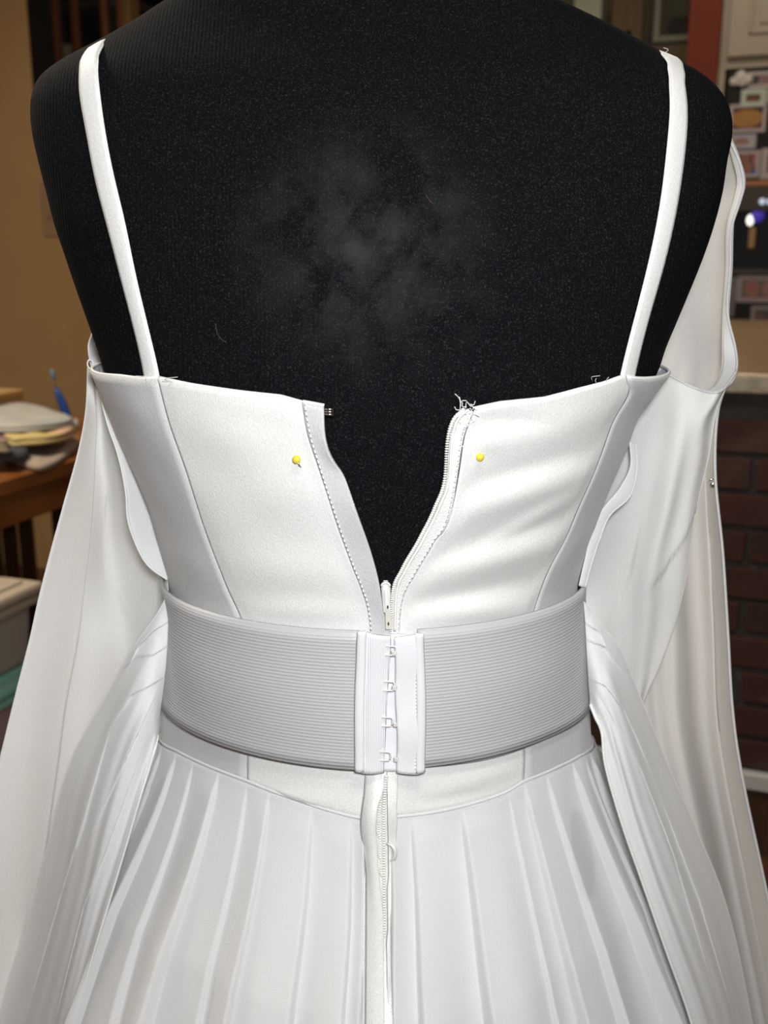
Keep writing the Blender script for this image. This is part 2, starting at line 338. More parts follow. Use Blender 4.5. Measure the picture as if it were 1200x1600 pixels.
# china cabinet seen through the opening above the low wall
HV = 3.1
L0, L1 = RV(74, 60, HV)[0], RV(214, 20, HV)[0]
def hu(px, py=40): return RV(px, py, HV)[0]
hz0, hz1 = 0.0, 2.3
t = Thing('china_cabinet', 'reddish wood cabinet with thin bars over dark glass', 'cabinet', (L0, HV, 0))
t.part('side_panel', rbox(hu(44), hu(73), HV - 0.05, HV + 0.45, hz0, hz1), M['black'])
t.part('back_panel', rbox(hu(73), L1, HV + 0.40, HV + 0.45, hz0, hz1), M['black'])
t.part('stile', rbox(hu(73), hu(85), HV - 0.04, HV + 0.02, hz0, hz1), M['hutchwood'], bev=0.006)
t.part('stile', rbox(hu(85), hu(92), HV - 0.02, HV + 0.02, hz0, hz1), M['hutchwood'], bev=0.004)
t.part('stile', rbox(hu(192), hu(205), HV - 0.04, HV + 0.02, hz0, hz1), M['hutchwood'], bev=0.006)
t.part('edge_strip', rbox(hu(205), L1, HV - 0.05, HV + 0.02, hz0, hz1), M['hutchedge'], bev=0.004)
for px in (119, 166): t.part('glazing_bar', rbox(hu(px - 4), hu(px + 5), HV - 0.02, HV + 0.005, 1.0, hz1), M['hutchwood'], bev=0.004)
t.part('pane', rbox(hu(92), hu(192), HV + 0.006, HV + 0.010, 1.0, hz1), M['glass'])
sz = RV(150, 10, HV + 0.1)[2]
t.part('shelf', rbox(hu(92), hu(192), HV + 0.03, HV + 0.38, sz - 0.02, sz + 0.012), mat('grey_shelf', (0.10, 0.095, 0.09), 0.6, bump=0.1), bev=0.003)  # flat grey shelf, unlike the wooden one below
t.part('shelf', rbox(hu(92), hu(192), HV + 0.03, HV + 0.38, sz - 0.34, sz - 0.32), M['darkwood'], bev=0.003)
t.part('base_door', rbox(hu(92), hu(192), HV - 0.02, HV + 0.01, 0.05, 0.98), M['hutchwood'], bev=0.006)
t.part('top_rail', rbox(hu(73), hu(205), HV - 0.05, HV + 0.45, hz1, hz1 + 0.06), M['hutchwood'], bev=0.006)
vz = sz - 0.32
pr = [(0.0, 0), (0.05, 0), (0.055, 0.03), (0.05, 0.07), (0.035, 0.11), (0.04, 0.15), (0.05, 0.175)]
vc = RV(104, 70, HV + 0.07)
V = []
for r, z in pr: V += [(vc[0] + r * math.cos(2 * math.pi * k / 20), HV + 0.07 + r * math.sin(2 * math.pi * k / 20), vz + z) for k in range(20)]
o = single('glass_vase', 'yellowish glass vase inside the dark china cabinet', 'vase', (vc[0], HV + 0.07, vz), (V, grid_faces(len(pr), 20, True)), mat('yellow_glass', (0.85, 0.74, 0.42), 0.2, emit=None, bump=0.02), smooth=True)
solid(o, 0.003)

# wooden table on the left
TZ = 0.72
e1 = RZ(105, 727, TZ); e0 = RZ(0, 748, TZ)
TU = (e0[0] + e1[0]) / 2; TV1 = 1.62; TV0 = 0.20; TU0 = TU - 0.75
t = Thing('wooden_table', 'orange-brown wooden table piled with folded fabric at left', 'table', (TU - 0.37, 1.0, 0))
nb = 6
for k in range(nb):
    w0 = TU0 + (TU - TU0) * k / nb
    t.part('tabletop_board', rbox(w0 + 0.001, w0 + (TU - TU0) / nb - 0.001, TV0, TV1, TZ - 0.028, TZ), M['cherry'], bev=0.002)
t.part('apron', rbox(TU - 0.055, TU - 0.03, TV0 + 0.02, TV1 - 0.06, TZ - 0.10, TZ - 0.03), M['cherry'], bev=0.003)
t.part('apron', rbox(TU0 + 0.03, TU0 + 0.055, TV0 + 0.02, TV1 - 0.06, TZ - 0.10, TZ - 0.03), M['cherry'], bev=0.003)
t.part('apron', rbox(TU0 + 0.05, TU - 0.05, TV1 - 0.075, TV1 - 0.05, TZ - 0.10, TZ - 0.03), M['cherry'], bev=0.003)
for u in (TU0 + 0.06, TU - 0.06):
    for v in (TV0 + 0.06, TV1 - 0.07):
        t.part('leg', rbox(u - 0.03, u + 0.03, v - 0.03, v + 0.03, 0, TZ - 0.03), M['cherry'], bev=0.004)
t.part('lower_rail', rbox(TU0 + 0.05, TU - 0.05, TV1 - 0.08, TV1 - 0.05, 0.10, 0.15), M['darkwood'], bev=0.003)
for k in range(11):
    u = TU - 0.115 - k * 0.055
    if k in (1, 6): continue
    t.part('slat', rbox(u - 0.021, u + 0.021, TV1 - 0.072, TV1 - 0.058, 0.15, TZ - 0.10), M['darkwood'], bev=0.002)

# things on the table
def fold_cloth(name, label, pts, h, m, z0, layers=2, cat='fabric', sag=0.004):
    cx = np.mean([p[0] for p in pts]); cy = np.mean([p[1] for p in pts])
    e = Thing(name, label, cat, (cx, cy, z0), 'folded fabrics on the table')
    P = np.array([[p[0], p[1]] for p in pts]); n = len(P)
    ring_ = resample(np.vstack([P, P[:1]]), 41)[:-1]
    for k in range(layers):
        za, zb = z0 + h * k / layers, z0 + h * (k + 1) / layers - 0.0006
        V = []
        for f_, s_ in ((0, 0.95), (0.25, 1.0), (0.75, 1.0), (1, 0.95), (1.02, 0.6), (1.03, 0.25)):
            s2 = s_ * (1 - 0.03 * ((k * 37) % 3))
            for q, (x, y) in enumerate(ring_):
                zz = za + (zb - za) * f_ + sag * (0.6 * math.sin(q * 0.55 + k) * (1 if f_ > 0.5 else 0) * (s_ < 0.99))
                V.append((cx + (x - cx) * s2, cy + (y - cy) * s2, max(zz, z0 + 0.0005)))
        e.part('fold', (V, grid_faces(6, 40, True) + [tuple(range(200, 240)), tuple(range(0, 40))[::-1]]), m, smooth=True)
    return e
M['cloth_cream'] = mat('cream_print_cloth', (0.42, 0.40, 0.35), 0.9, col2=(0.30, 0.33, 0.36), nscale=14, bump=0.3, bscale=150, contrast=(0.55, 0.75))
M['cloth_mix'] = mat('yellow_pink_print_cloth', (0.62, 0.38, 0.24), 0.9, col2=(0.52, 0.40, 0.16), nscale=9, bump=0.3, contrast=(0.45, 0.55))
M['cloth_purple'] = mat('purple_print_cloth', (0.16, 0.09, 0.10), 0.9, col2=(0.27, 0.21, 0.14), nscale=22, bump=0.3, contrast=(0.45, 0.6))
M['cloth_beige'] = mat('beige_cloth', (0.36, 0.27, 0.19), 0.9, col2=(0.30, 0.25, 0.20), nscale=9, bump=0.3)
M['cloth_black'] = mat('black_denim_cloth', (0.02, 0.024, 0.028), 0.8, col2=(0.045, 0.05, 0.055), nscale=20, bump=0.4)
def tz(px, py, z): p = RZ(px, py, z); return (p[0], p[1])
fold_cloth('folded_fabric', 'beige folded cloth hanging at the bottom of the fabric pile', [tz(15, 725, TZ), tz(60, 738, TZ), tz(112, 712, TZ), tz(112, 690, TZ), tz(60, 686, TZ), tz(10, 700, TZ)], 0.016, M['cloth_beige'], TZ, 1)
fold_cloth('folded_fabric', 'black folded cloth at the table edge below the purple fabric', [tz(-60, 728, TZ + .001), tz(-5, 737, TZ + .001), tz(40, 734, TZ + .001), tz(36, 722, TZ + .001), tz(-10, 712, TZ + .001), tz(-60, 712, TZ + .001)], 0.020, M['cloth_black'], TZ + 0.0175, 1)
z1 = TZ + 0.0385
fold_cloth('folded_fabric', 'yellow and peach print folded cloth in the middle of the pile', [tz(20, 699, z1), tz(70, 695, z1), tz(116, 682, z1), tz(114, 672, z1), tz(60, 676, z1), tz(0, 684, z1)], 0.018, M['cloth_mix'], z1, 2)
z2 = z1 + 0.0205
fold_cloth('folded_fabric', 'cream and pale blue folded cloth on top of the pile', [tz(-40, 676, z2), tz(30, 676, z2), tz(116, 664, z2), tz(100, 655, z2), tz(28, 638, z2), tz(-40, 652, z2)], 0.014, M['cloth_cream'], z2, 2)
z3 = TZ + 0.041
fold_cloth('folded_fabric', 'purple print folded cloth in front of the cream pile', [tz(-60, 701, z3), tz(-12, 708, z3), tz(14, 708, z3), tz(12, 703, z3), tz(-12, 699, z3), tz(-60, 698, z3)], 0.026, M['cloth_purple'], z3, 3)
# tan box behind the pile
p = RZ(-12, 665, TZ); bu, bv = p[0], min(p[1], TV1 - 0.07)
q = RV(14, 612, bv)
t = Thing('cardboard_box', 'small tan cardboard box behind the fabric pile', 'box', (q[0] - 0.06, bv, TZ))
t.part('body', rbox(q[0] - 0.13, q[0], bv - 0.05, bv + 0.05, TZ, q[2] - 0.012), mat('tan_card', (0.40, 0.27, 0.12), 0.7, col2=(0.44, 0.30, 0.14), nscale=10, bump=0.1), bev=0.002)
t.part('lid', rbox(q[0] - 0.132, q[0] + 0.002, bv - 0.052, bv + 0.052, q[2] - 0.014, q[2]), mat('orange_card', (0.46, 0.26, 0.08), 0.7, col2=(0.5, 0.3, 0.1), nscale=10, bump=0.1), bev=0.002)
# seam ripper with blue handle leaning up out of a small white holder
p = RZ(113, 672, TZ); sv = p[1]
def sp(px, py): r = RV(px, py, sv); return r
b0 = sp(108, 658); b1 = sp(88, 606); b2 = sp(84, 590); b3 = sp(81, 578)
hc = (b0[0] + 0.004, sv, TZ)
t = Thing('thread_holder', 'small white holder cup beside the cream fabric', 'cup', hc)
V = []
hh = b0[2] - TZ
for r, z in ((0.017, 0), (0.018, hh * 0.5), (0.016, hh + 0.004)): V += [(hc[0] + r * math.cos(2 * math.pi * k / 20), sv + r * math.sin(2 * math.pi * k / 20), TZ + z) for k in range(20)]
o = t.part('cup', (V, grid_faces(3, 20, True) + [tuple(range(20))[::-1]]), mat('white_cup', (0.55, 0.52, 0.48), 0.5, bump=0.05), smooth=True); solid(o, 0.002)
t = Thing('seam_ripper', 'blue handled seam ripper with clear cap standing by fabric', 'tool', (b0[0], sv, b0[2]))
def lerp(a, b, k): return a + (b - a) * k
hd = [lerp(b0, b1, k) for k in np.linspace(-0.25, 1, 9)]
t.part('handle', tube_geo(hd, [0.006, 0.0085, 0.0095, 0.010, 0.0105, 0.010, 0.009, 0.0075, 0.005], 12), mat('blue_plastic', (0.004, 0.05, 0.22), 0.35, bump=0.03), smooth=True)
t.part('shank', tube_geo([b1, lerp(b1, b2, 1.0)], 0.0016, 8), M['steel'], smooth=True)
t.part('cap', tube_geo([lerp(b2, b3, k) for k in (-0.3, 0, 0.4, 0.9, 1.1)], [0.003, 0.005, 0.0058, 0.0045, 0.002], 10), mat('clear_blue_plastic', (0.13, 0.20, 0.28), 0.3, bump=0.03), smooth=True)

# storage bins stacked under the table
def bin_(name, label, corner, w_, d_, z0, z1, mbody, mlid, mcont):
    u, v = corner
    t = Thing(name, label, 'bin', (u - w_ / 2, v - d_ / 2, z0))
    def prism(u0, u1, v0, v1, a, b, tp): return box_geo(((u0 + u1) / 2, (v0 + v1) / 2, (a + b) / 2), (u1 - u0, v1 - v0, b - a), 0, tp)
    g = box_geo((u - w_ / 2, v - d_ / 2, (z0 + z1 - 0.02) / 2), ((w_ - 0.03) * 0.94, (d_ - 0.03) * 0.94, z1 - 0.02 - z0), 0, 1 / 0.94)
    t.part('body', g, mbody, bev=0.012)
    t.part('rim', rbox(u - w_ + 0.006, u - 0.006, v - d_ + 0.006, v - 0.006, z1 - 0.045, z1 - 0.03), mlid, bev=0.004)
    l = t.part('lid', rbox(u - w_, u, v - d_, v, z1 - 0.028, z1 - 0.006), mlid, bev=0.008)
    t.part('lid_panel', rbox(u - w_ + 0.025, u - 0.025, v - d_ + 0.025, v - 0.025, z1 - 0.008, z1), mlid, l, bev=0.004)
    t.part('contents', rbox(u - w_ + 0.05, u - 0.05, v - d_ + 0.05, v - 0.05, z0 + 0.01, z1 - 0.06), mcont, bev=0.02)
    return t
def plastic(name, col, a): return mat(name, col, 0.35, alpha=a, bump=0.03)
BZ = 0.56
cc = RZ(69, 902, BZ); bc = (cc[0], cc[1])
bin_('storage_bin', 'clear grey storage bin with cream lid at top of the stack', bc, 0.32, 0.42, 0.405, BZ, plastic('smoky_clear_plastic', (0.42, 0.37, 0.32), 0.8), mat('cream_lid', (0.40, 0.33, 0.25), 0.5, bump=0.03), M['cloth_black'])
bin_('storage_bin', 'clear storage bin with teal lid beneath the cream-lidded bin', (bc[0] + 0.005, bc[1] + 0.004), 0.33, 0.43, 0.245, 0.404, plastic('pinkish_clear_plastic', (0.60, 0.42, 0.40), 0.65), mat('teal_lid', (0.24, 0.52, 0.42), 0.45, bump=0.03), mat('pink_print_contents', (0.40, 0.10, 0.15), 0.8, col2=(0.14, 0.15, 0.30), nscale=9, bump=0.2))
bin_('storage_bin', 'black storage bin at the bottom of the stack', (bc[0] + 0.002, bc[1] + 0.002), 0.33, 0.43, 0.0, 0.244, plastic('black_bin_plastic', (0.012, 0.011, 0.011), 1.0), M['blackgloss'], M['cloth_black'])

# brick half wall with granite counter on the right
BV = 1.32
CT = RV(1180, 585, BV - 0.03)[2]; CBt = RV(1180, 616, BV - 0.03)[2]
bt, bb = RV(1180, 1208, BV - 0.012)[2], RV(1180, 1235, BV - 0.012)[2]
wb = Thing('wall_brick', 'dark red brick half wall under the granite counter', 'wall', (0.3, BV, 0), kind='structure')
wb.part('mortar_core', rbox(-0.85, 1.75, BV + 0.006, BV + 0.14, 0, CBt - 0.002), M['mortar'])
course = 0.0672; bh, bl = 0.0572, 0.195
zb = bt + 0.004
proto = []
for mm in ('brick', 'brick2', 'brick3'):
    V, Fc = box_geo((0, 0, 0), (bl, 0.03, bh)); me = bpy.data.meshes.new('brick'); me.from_pydata(V, [], Fc); me.materials.append(M[mm]); proto.append(me)
row = 0; phase = RV(1175, 780, BV)[0]
while zb + bh < CBt + 0.004:
    for k in range(-6, 8):
        u = phase + (k + (0.5 if row % 2 else 0)) * (bl + 0.011) + 0.103
        if u < -0.75 or u > 1.65: continue
        me = proto[int(rng.choice(3, p=[0.5, 0.22, 0.28]))]
        o = bpy.data.objects.new('brick', me); COL.objects.link(o); o.parent = wb.e
        o.location = (u - 0.3 + rng.normal(0, 0.0015), 0.015 - 0.006 + rng.normal(0, 0.0012), zb + bh / 2 + rng.normal(0, 0.001)); o.rotation_euler = (0, rng.normal(0, 0.006), rng.normal(0, 0.006))
        bevel(o, 0.003, 1)
    zb += course; row += 1
struct('baseboard_right', 'white baseboard strip along the brick half wall', rbox(-0.85, 1.75, BV - 0.018, BV + 0.004, bb, bt), M['whitetrim'], (0.3, BV, bb)).modifiers.new('bevel', 'BEVEL').width = 0.004
struct('trim_1', 'dark wood base under the white baseboard', rbox(-0.85, 1.75, BV - 0.008, BV + 0.004, 0, bb), M['darkwood'], (0.3, BV, 0))
t = Thing('granite_counter', 'tan granite counter on top of the brick half wall', 'counter', (0.4, 2.1, CBt))
t.part('slab', rbox(-0.9, 1.8, BV - 0.028, 2.95, CBt, CT), M['granite'], bev=0.003)
t.part('edge', rbox(-0.9, 1.8, BV - 0.036, BV - 0.028, CBt + 0.001, CT - 0.002), M['granite_edge'], bev=0.004)
t = Thing('counter_cabinet', 'cream cabinet carrying the granite counter behind the bricks', 'cabinet', (0.4, 2.1, 0))
t.part('body', rbox(-0.8, 1.7, BV + 0.145, 2.9, 0.0, CBt - 0.002), M['cream'])
for k in range(4): t.part('door', rbox(-0.75 + k * 0.61, -0.17 + k * 0.61, 2.9, 2.92, 0.12, CBt - 0.05), M['cream'], bev=0.006)

# kitchen: fridge with photos, upper cabinet, red wall end, glass cupboard
FV = 3.2
def fz(py, px=1165, v=FV): return RV(px, py, v)[2]
def fu(px, py=250, v=FV): return RV(px, py, v)[0]
f0 = fu(1133, 150); ftop = fz(108)
t = Thing('fridge', 'black fridge covered in photos with lit water dispenser', 'fridge', (f0 + 0.45, FV + 0.35, 0))
t.part('body', rbox(f0, f0 + 0.9, FV + 0.03, FV + 0.7, 0.02, ftop), M['fridge'], bev=0.008)
dsp0, dsp1 = fz(428), fz(284)
t.part('door', rbox(f0 + 0.002, f0 + 0.44, FV, FV + 0.028, 0.06, dsp0 - 0.004), M['fridge'], bev=0.006)
t.part('door', rbox(f0 + 0.002, f0 + 0.44, FV, FV + 0.028, dsp1 + 0.004, ftop - 0.005), M['fridge'], bev=0.006)
t.part('door', rbox(f0 + 0.446, f0 + 0.898, FV, FV + 0.028, 0.06, ftop - 0.005), M['fridge'], bev=0.006)
d = t.part('dispenser', rbox(f0 + 0.002, f0 + 0.44, FV + 0.012, FV + 0.028, dsp0 - 0.003, dsp1 + 0.003), M['blackgloss'], label='glossy black water dispenser with blue and white lights')
t.part('trim', rbox(f0 + 0.002, f0 + 0.44, FV - 0.002, FV + 0.012, dsp1 - 0.014, dsp1 + 0.003), M['hutchwood'], d, bev=0.002)
t.part('control_panel', rbox(f0 + 0.03, f0 + 0.42, FV - 0.002, FV + 0.012, fz(330), dsp1 - 0.015), M['fridgegrey'], d, bev=0.004)
t.part('tray', rbox(f0 + 0.002, f0 + 0.44, FV - 0.012, FV + 0.012, dsp0 - 0.003, dsp0 + 0.016), M['fridgegrey'], d, bev=0.003)
for px in (1191, 1203):
    u, z = fu(px, 315), fz(315, px)
    V = [(u + 0.010 * math.cos(2 * math.pi * k / 16), y, z + 0.010 * math.sin(2 * math.pi * k / 16)) for y in (FV - 0.002, FV - 0.008) for k in range(16)]
    t.part('button', (V, grid_faces(2, 16, True) + [tuple(range(16, 32))]), M['btn'], d)
t.part('blue_lamp', sphere_geo((fu(1184, 337), FV + 0.008, fz(337)), 0.02, sc=(1.1, 0.4, 1.1)), M['bluelight'], d, smooth=True)
t.part('white_lamp', sphere_geo((fu(1172, 344), FV + 0.008, fz(344)), 0.013, sc=(0.9, 0.5, 1.4)), M['whitelight'], d, smooth=True)
t.part('paddle', rbox(fu(1170, 370), fu(1180, 370), FV - 0.002, FV + 0.01, fz(388), fz(356)), M['hutchedge'], d, bev=0.003)

def photo(label, px0, py0, px1, py1, cols, seed, frame=(0.42, 0.37, 0.36), fw=0.011, depth=0.004, group='photos on the fridge', v=FV):
    u0, u1 = fu(px0, (py0 + py1) / 2, v), fu(px1, (py0 + py1) / 2, v); z1_, z0_ = fz(py0, px0, v), fz(py1, px0, v)
    t = Thing('photo_frame', label, 'photo', ((u0 + u1) / 2, v - depth, z0_), group)
    g = [rbox(u0, u1, v - depth, v - 0.0005, z0_, z0_ + fw), rbox(u0, u1, v - depth, v - 0.0005, z1_ - fw, z1_),
         rbox(u0, u0 + fw, v - depth, v - 0.0005, z0_ + fw, z1_ - fw), rbox(u1 - fw, u1, v - depth, v - 0.0005, z0_ + fw, z1_ - fw)]
    t.part('frame', merge(g), mat('photo_border', frame, 0.4, bump=0.02))
    m = mat('photo_print', cols[0], 0.35, col2=cols[1], nscale=16, contrast=(0.42, 0.6), bump=0.01)
    t.part('print', rbox(u0 + fw, u1 - fw, v - depth + 0.0015, v - 0.0006, z0_ + fw, z1_ - fw), m)
    for shape in cols[2:]:
        (cx, cy, rx, ry), c = shape
        V = [(u0 + (u1 - u0) * (cx + rx * math.cos(2 * math.pi * k / 20)), v - depth + 0.0008, z1_ - (z1_ - z0_) * (cy + ry * math.sin(2 * math.pi * k / 20))) for k in range(20)]
        t.part('print_shape', (V, [tuple(range(20))]), mat('print_ink', c, 0.35, col2=tuple(x * 0.7 for x in c), nscale=30, bump=0.01))
photo('pale framed photo with green and pink patches at fridge top', 1168, 113, 1226, 139, ((0.24, 0.15, 0.12), (0.20, 0.08, 0.12), ((0.22, 0.45, 0.10, 0.3), (0.02, 0.035, 0.02))), 1)
photo('mint framed small photo with thick border on the fridge', 1158, 141, 1196, 168, ((0.18, 0.05, 0.02), (0.03, 0.015, 0.01)), 2, frame=(0.46, 0.52, 0.45), fw=0.015, depth=0.010)
photo('pink and orange photo at the frame edge beside mint frame', 1197, 139, 1240, 160, ((0.35, 0.15, 0.15), (0.40, 0.22, 0.06)), 3)
photo('large photo of a yellow oval shape on dark red', 1139, 164, 1197, 208, ((0.10, 0.02, 0.012), (0.03, 0.01, 0.006), ((0.48, 0.5, 0.42, 0.33), (0.42, 0.20, 0.03))), 4)
photo('pale lilac photo with brown middle on the fridge', 1139, 211, 1181, 233, ((0.42, 0.37, 0.38), (0.46, 0.42, 0.45), ((0.45, 0.5, 0.3, 0.25), (0.34, 0.19, 0.13))), 5, frame=(0.40, 0.38, 0.46))
photo('photo of two brown round shapes with pink and blue corners', 1146, 236, 1187, 278, ((0.06, 0.02, 0.015), (0.10, 0.03, 0.02), ((0.42, 0.3, 0.2, 0.2), (0.28, 0.10, 0.06)), ((0.55, 0.65, 0.2, 0.2), (0.30, 0.12, 0.07)), ((0.84, 0.32, 0.12, 0.3), (0.42, 0.16, 0.22)), ((0.82, 0.82, 0.14, 0.12), (0.02, 0.07, 0.35))), 6)
photo('wide pale framed dark photo at the right frame edge', 1189, 232, 1240, 280, ((0.04, 0.025, 0.02), (0.09, 0.05, 0.03)), 7, fw=0.02)
photo('pink framed photo of red flowers below the dispenser', 1151, 430, 1240, 472, ((0.10, 0.07, 0.03), (0.06, 0.05, 0.03), ((0.28, 0.5, 0.14, 0.3), (0.32, 0.10, 0.05)), ((0.62, 0.5, 0.16, 0.36), (0.36, 0.12, 0.08))), 8, frame=(0.33, 0.26, 0.25), fw=0.016)
photo('lowest pale framed brown photo just above the counter', 1173, 478, 1240, 512, ((0.14, 0.06, 0.03), (0.03, 0.015, 0.01)), 9, frame=(0.30, 0.25, 0.24))
photo('narrow upright photo strip at the lower left of the fridge', 1139, 432, 1149, 494, ((0.16, 0.09, 0.08), (0.07, 0.05, 0.05)), 10, frame=(0.2, 0.17, 0.17), fw=0.006)
# cloud magnet
cu, cz = fu(1158, 123), fz(123)
geos = [sphere_geo((cu + dx, FV - 0.0098, cz + dz), r, 12, 8, (1, 0.45, 1)) for dx, dz, r in ((-0.022, -0.008, 0.014), (0, 0.004, 0.021), (0.022, -0.004, 0.016), (0.006, -0.010, 0.016), (-0.010, -0.008, 0.014))]
single('cloud_magnet', 'white cloud shaped magnet at the top of the fridge', 'magnet', (cu, FV - 0.006, cz - 0.02), merge(geos), mat('white_magnet', (0.55, 0.52, 0.52), 0.5, bump=0.05), smooth=True)

cl = fu(1127, 50)
t = Thing('upper_cabinet', 'cream raised panel cabinet above the fridge', 'cabinet', (cl + 0.45, FV + 0.35, ftop + 0.02))
cb = fz(106, 1165, FV + 0.02)
t.part('body', rbox(cl, cl + 0.95, FV + 0.02, FV + 0.65, cb, 2.42), M['cream'])
t.part('side_panel', rbox(cl, f0 - 0.006, FV + 0.0, FV + 0.65, 0.0, cb), M['cream'])
dl, db = fu(1139, 45), fz(88, 1165)
for k in range(2):
    o_ = k * 0.45
    d = t.part('door', rbox(dl + o_, dl + 0.43 + o_, FV - 0.002, FV + 0.018, db, 2.36), M['cream'], bev=0.004)
    iu, iz = 0.062, 0.065
    for (a0, a1, c0, c1) in ((iu, 0.43 - iu, iz, iz + 0.012), (iu, iu + 0.012, iz, 2.36 - db - iz), (0.43 - iu - 0.012, 0.43 - iu, iz, 2.36 - db - iz)):
        t.part('moulding', rbox(dl + o_ + a0, dl + o_ + a1, FV - 0.010, FV - 0.002, db + c0, db + c1), M['cream'], d, bev=0.003)
    t.part('raised_panel', rbox(dl + o_ + iu + 0.03, dl + o_ + 0.43 - iu - 0.03, FV - 0.008, FV - 0.002, db + iz + 0.03, 2.3), M['cream'], d, bev=0.005)
r0 = fu(1077, 50)
struct('wall_red', 'red painted wall end beside the cream cabinet', rbox(r0, cl - 0.002, FV - 0.03, FV + 0.7, 0, 2.42), M['redwall'], (r0, FV, 0))
GV = 3.75
def gu(px, py=40): return RV(px, py, GV)[0]
def gz(py, px=1000): return RV(px, py, GV)[2]
g0, g1 = gu(780), gu(1092)
t = Thing('display_cupboard', 'olive wood cupboard with glass door beside the red wall', 'cabinet', ((g0 + g1) / 2, GV + 0.2, 0))
t.part('back_panel', rbox(g0, g1, GV + 0.30, GV + 0.33, 0, 2.4), M['sage'])
t.part('stile', rbox(gu(955), gu(1004), GV - 0.01, GV + 0.03, 0, 2.4), M['sagewood'], bev=0.004)
t.part('stile', rbox(g0, gu(868), GV - 0.01, GV + 0.03, 0, 2.4), M['sagewood'], bev=0.004)
t.part('lower_front', rbox(gu(1004), g1, GV - 0.01, GV + 0.03, 0, gz(70, 1050)), M['sagewood'], bev=0.004)
t.part('lower_front', rbox(gu(868), gu(955), GV - 0.01, GV + 0.03, 0, gz(58, 900)), M['sagewood'], bev=0.004)
d = t.part('door_frame', merge([rbox(gu(1022), gu(1032), GV - 0.02, GV + 0.01, gz(66, 1050), 2.38), rbox(gu(1032), g1, GV - 0.02, GV + 0.01, gz(66, 1050), gz(56, 1050))]), M['sageframe'], bev=0.004)
t.part('pane', rbox(gu(1032), g1, GV - 0.008, GV - 0.004, gz(56, 1050), 2.38), M['glass'], d)
t.part('knob', sphere_geo((gu(982, 54), GV - 0.02, gz(54, 982)), 0.013), M['blackgloss'], smooth=True)
t.part('shelf', rbox(gu(1032), g1, GV + 0.03, GV + 0.30, gz(58, 1050) - 0.03, gz(58, 1050)), M['sageframe'])
# dark fish-like figure in the cupboard
fx, fzz = gu(1072, 30), gz(30, 1072)
prof = [(-0.075, 0.008, 0.018), (-0.05, -0.002, 0.035), (-0.015, -0.012, 0.045), (0.03, -0.018, 0.05), (0.07, -0.012, 0.06), (0.10, 0.0, 0.062)]
V = []
for du, dz, r in prof:
    V += [(fx + du, GV + 0.12 + 0.4 * r * math.cos(2 * math.pi * k / 16), fzz + dz + r * math.sin(2 * math.pi * k / 16)) for k in range(16)]
n = len(prof)
single('bronze_figure', 'dark bronze fish figure behind the cupboard glass', 'figure', (fx, GV + 0.12, gz(58, 1050)), merge([(V, grid_faces(n, 16, True) + [tuple(range(16)), tuple(range((n - 1) * 16, n * 16))[::-1]]), rbox(fx - 0.02, fx + 0.05, GV + 0.09, GV + 0.15, gz(58, 1050), fzz - 0.02)]), M['darkfig'], smooth=True)
# reflection on the cupboard glass, modelled as a solid pale green square
u0, u1, za, zb_ = gu(898, 10), gu(942, 10), gz(36, 920), gz(-14, 920)
single('square_reflection', 'pale green rounded square standing in for a reflection on the cupboard', 'plate', ((u0 + u1) / 2, GV - 0.02, za), rbox(u0, u1, GV - 0.03, GV - 0.012, za, zb_), M['palegreen'], bev=0.02)

# ------------------------------------------------------------------ the dress form
#        row,  left, right, half depth, centre y, cloth offset
ROWS = [(-170, 430, 690, .048, .012, 0), (-110, 424, 700, .050, .012, 0), (-60, 400, 722, .050, .012, 0), (-30, 335, 790, .049, .012, 0), (0, 268, 862, .048, .010, 0), (38, 206, 945, .050, .008, 0), (68, 152, 1003, .053, .006, 0),
        (95, 100, 1054, .057, .004, 0), (118, 68, 1096, .061, .002, 0), (150, 52, 1128, .066, 0, 0), (180, 50, 1140, .071, 0, 0), (215, 54, 1141, .076, 0, 0), (250, 62, 1134, .081, 0, 0), (300, 75, 1126, .087, 0, 0),
        (350, 88, 1113, .092, 0, 0), (400, 105, 1096, .096, 0, 0), (450, 122, 1076, .099, 0, 0), (500, 140, 1055, .101, 0, 0), (540, 154, 1038, .102, 0, 0), (580, 167, 1024, .103, 0, 0),
        (640, 166, 1008, .103, 0, .0078), (680, 180, 993, .102, 0, .0078), (720, 196, 977, .101, 0, .0078), (760, 213, 960, .099, 0, .0078), (800, 228, 945, .097, 0, .0078),
        (840, 240, 930, .095, 0, .0078), (880, 250, 918, .093, 0, .0078), (920, 260, 908, .092, 0, .007), (960, 262, 910, .091, 0, .008), (1000, 261, 913, .091, 0, .008), (1050, 258, 917, .0915, 0, .008),
        (1090, 255, 920, .092, 0, .008), (1125, 252, 923, .094, 0, .006), (1160, 249, 925, .097, 0, .006)]
tab = []
for y_, xl, xr, bd, cy, off in ROWS:
    bd2 = bd + off; D = -CAM[1] + cy
    yt = cy - bd2 * bd2 / D
    pl, pr_ = at_y(xl, y_, yt), at_y(xr, y_, yt)
    tl_, tr_ = pl[0] / (yt - CAM[1]), pr_[0] / (yt - CAM[1])
    k = math.sqrt(D * D - bd2 * bd2)
    cxm = (pl[0] + pr_[0]) / 2 * D / (yt - CAM[1])
    a_ = (tr_ - tl_) / 2 * k
    tab.append((pl[2], a_ - off, bd, cxm, cy, 2.25 - 0.37 * min(1, max(0, (y_ - 580) / 340)) - 0.18 * min(1, max(0, (y_ - 1000) / 120))))
tab = sorted(tab); z_last = tab[0][0]
tab = [(z_last - 0.16, tab[0][1] + 0.035, 0.120, tab[0][3], 0.0, 1.7), (z_last - 0.08, tab[0][1] + 0.027, 0.113, tab[0][3], 0.0, 1.7)] + tab
TAB = np.array(tab)
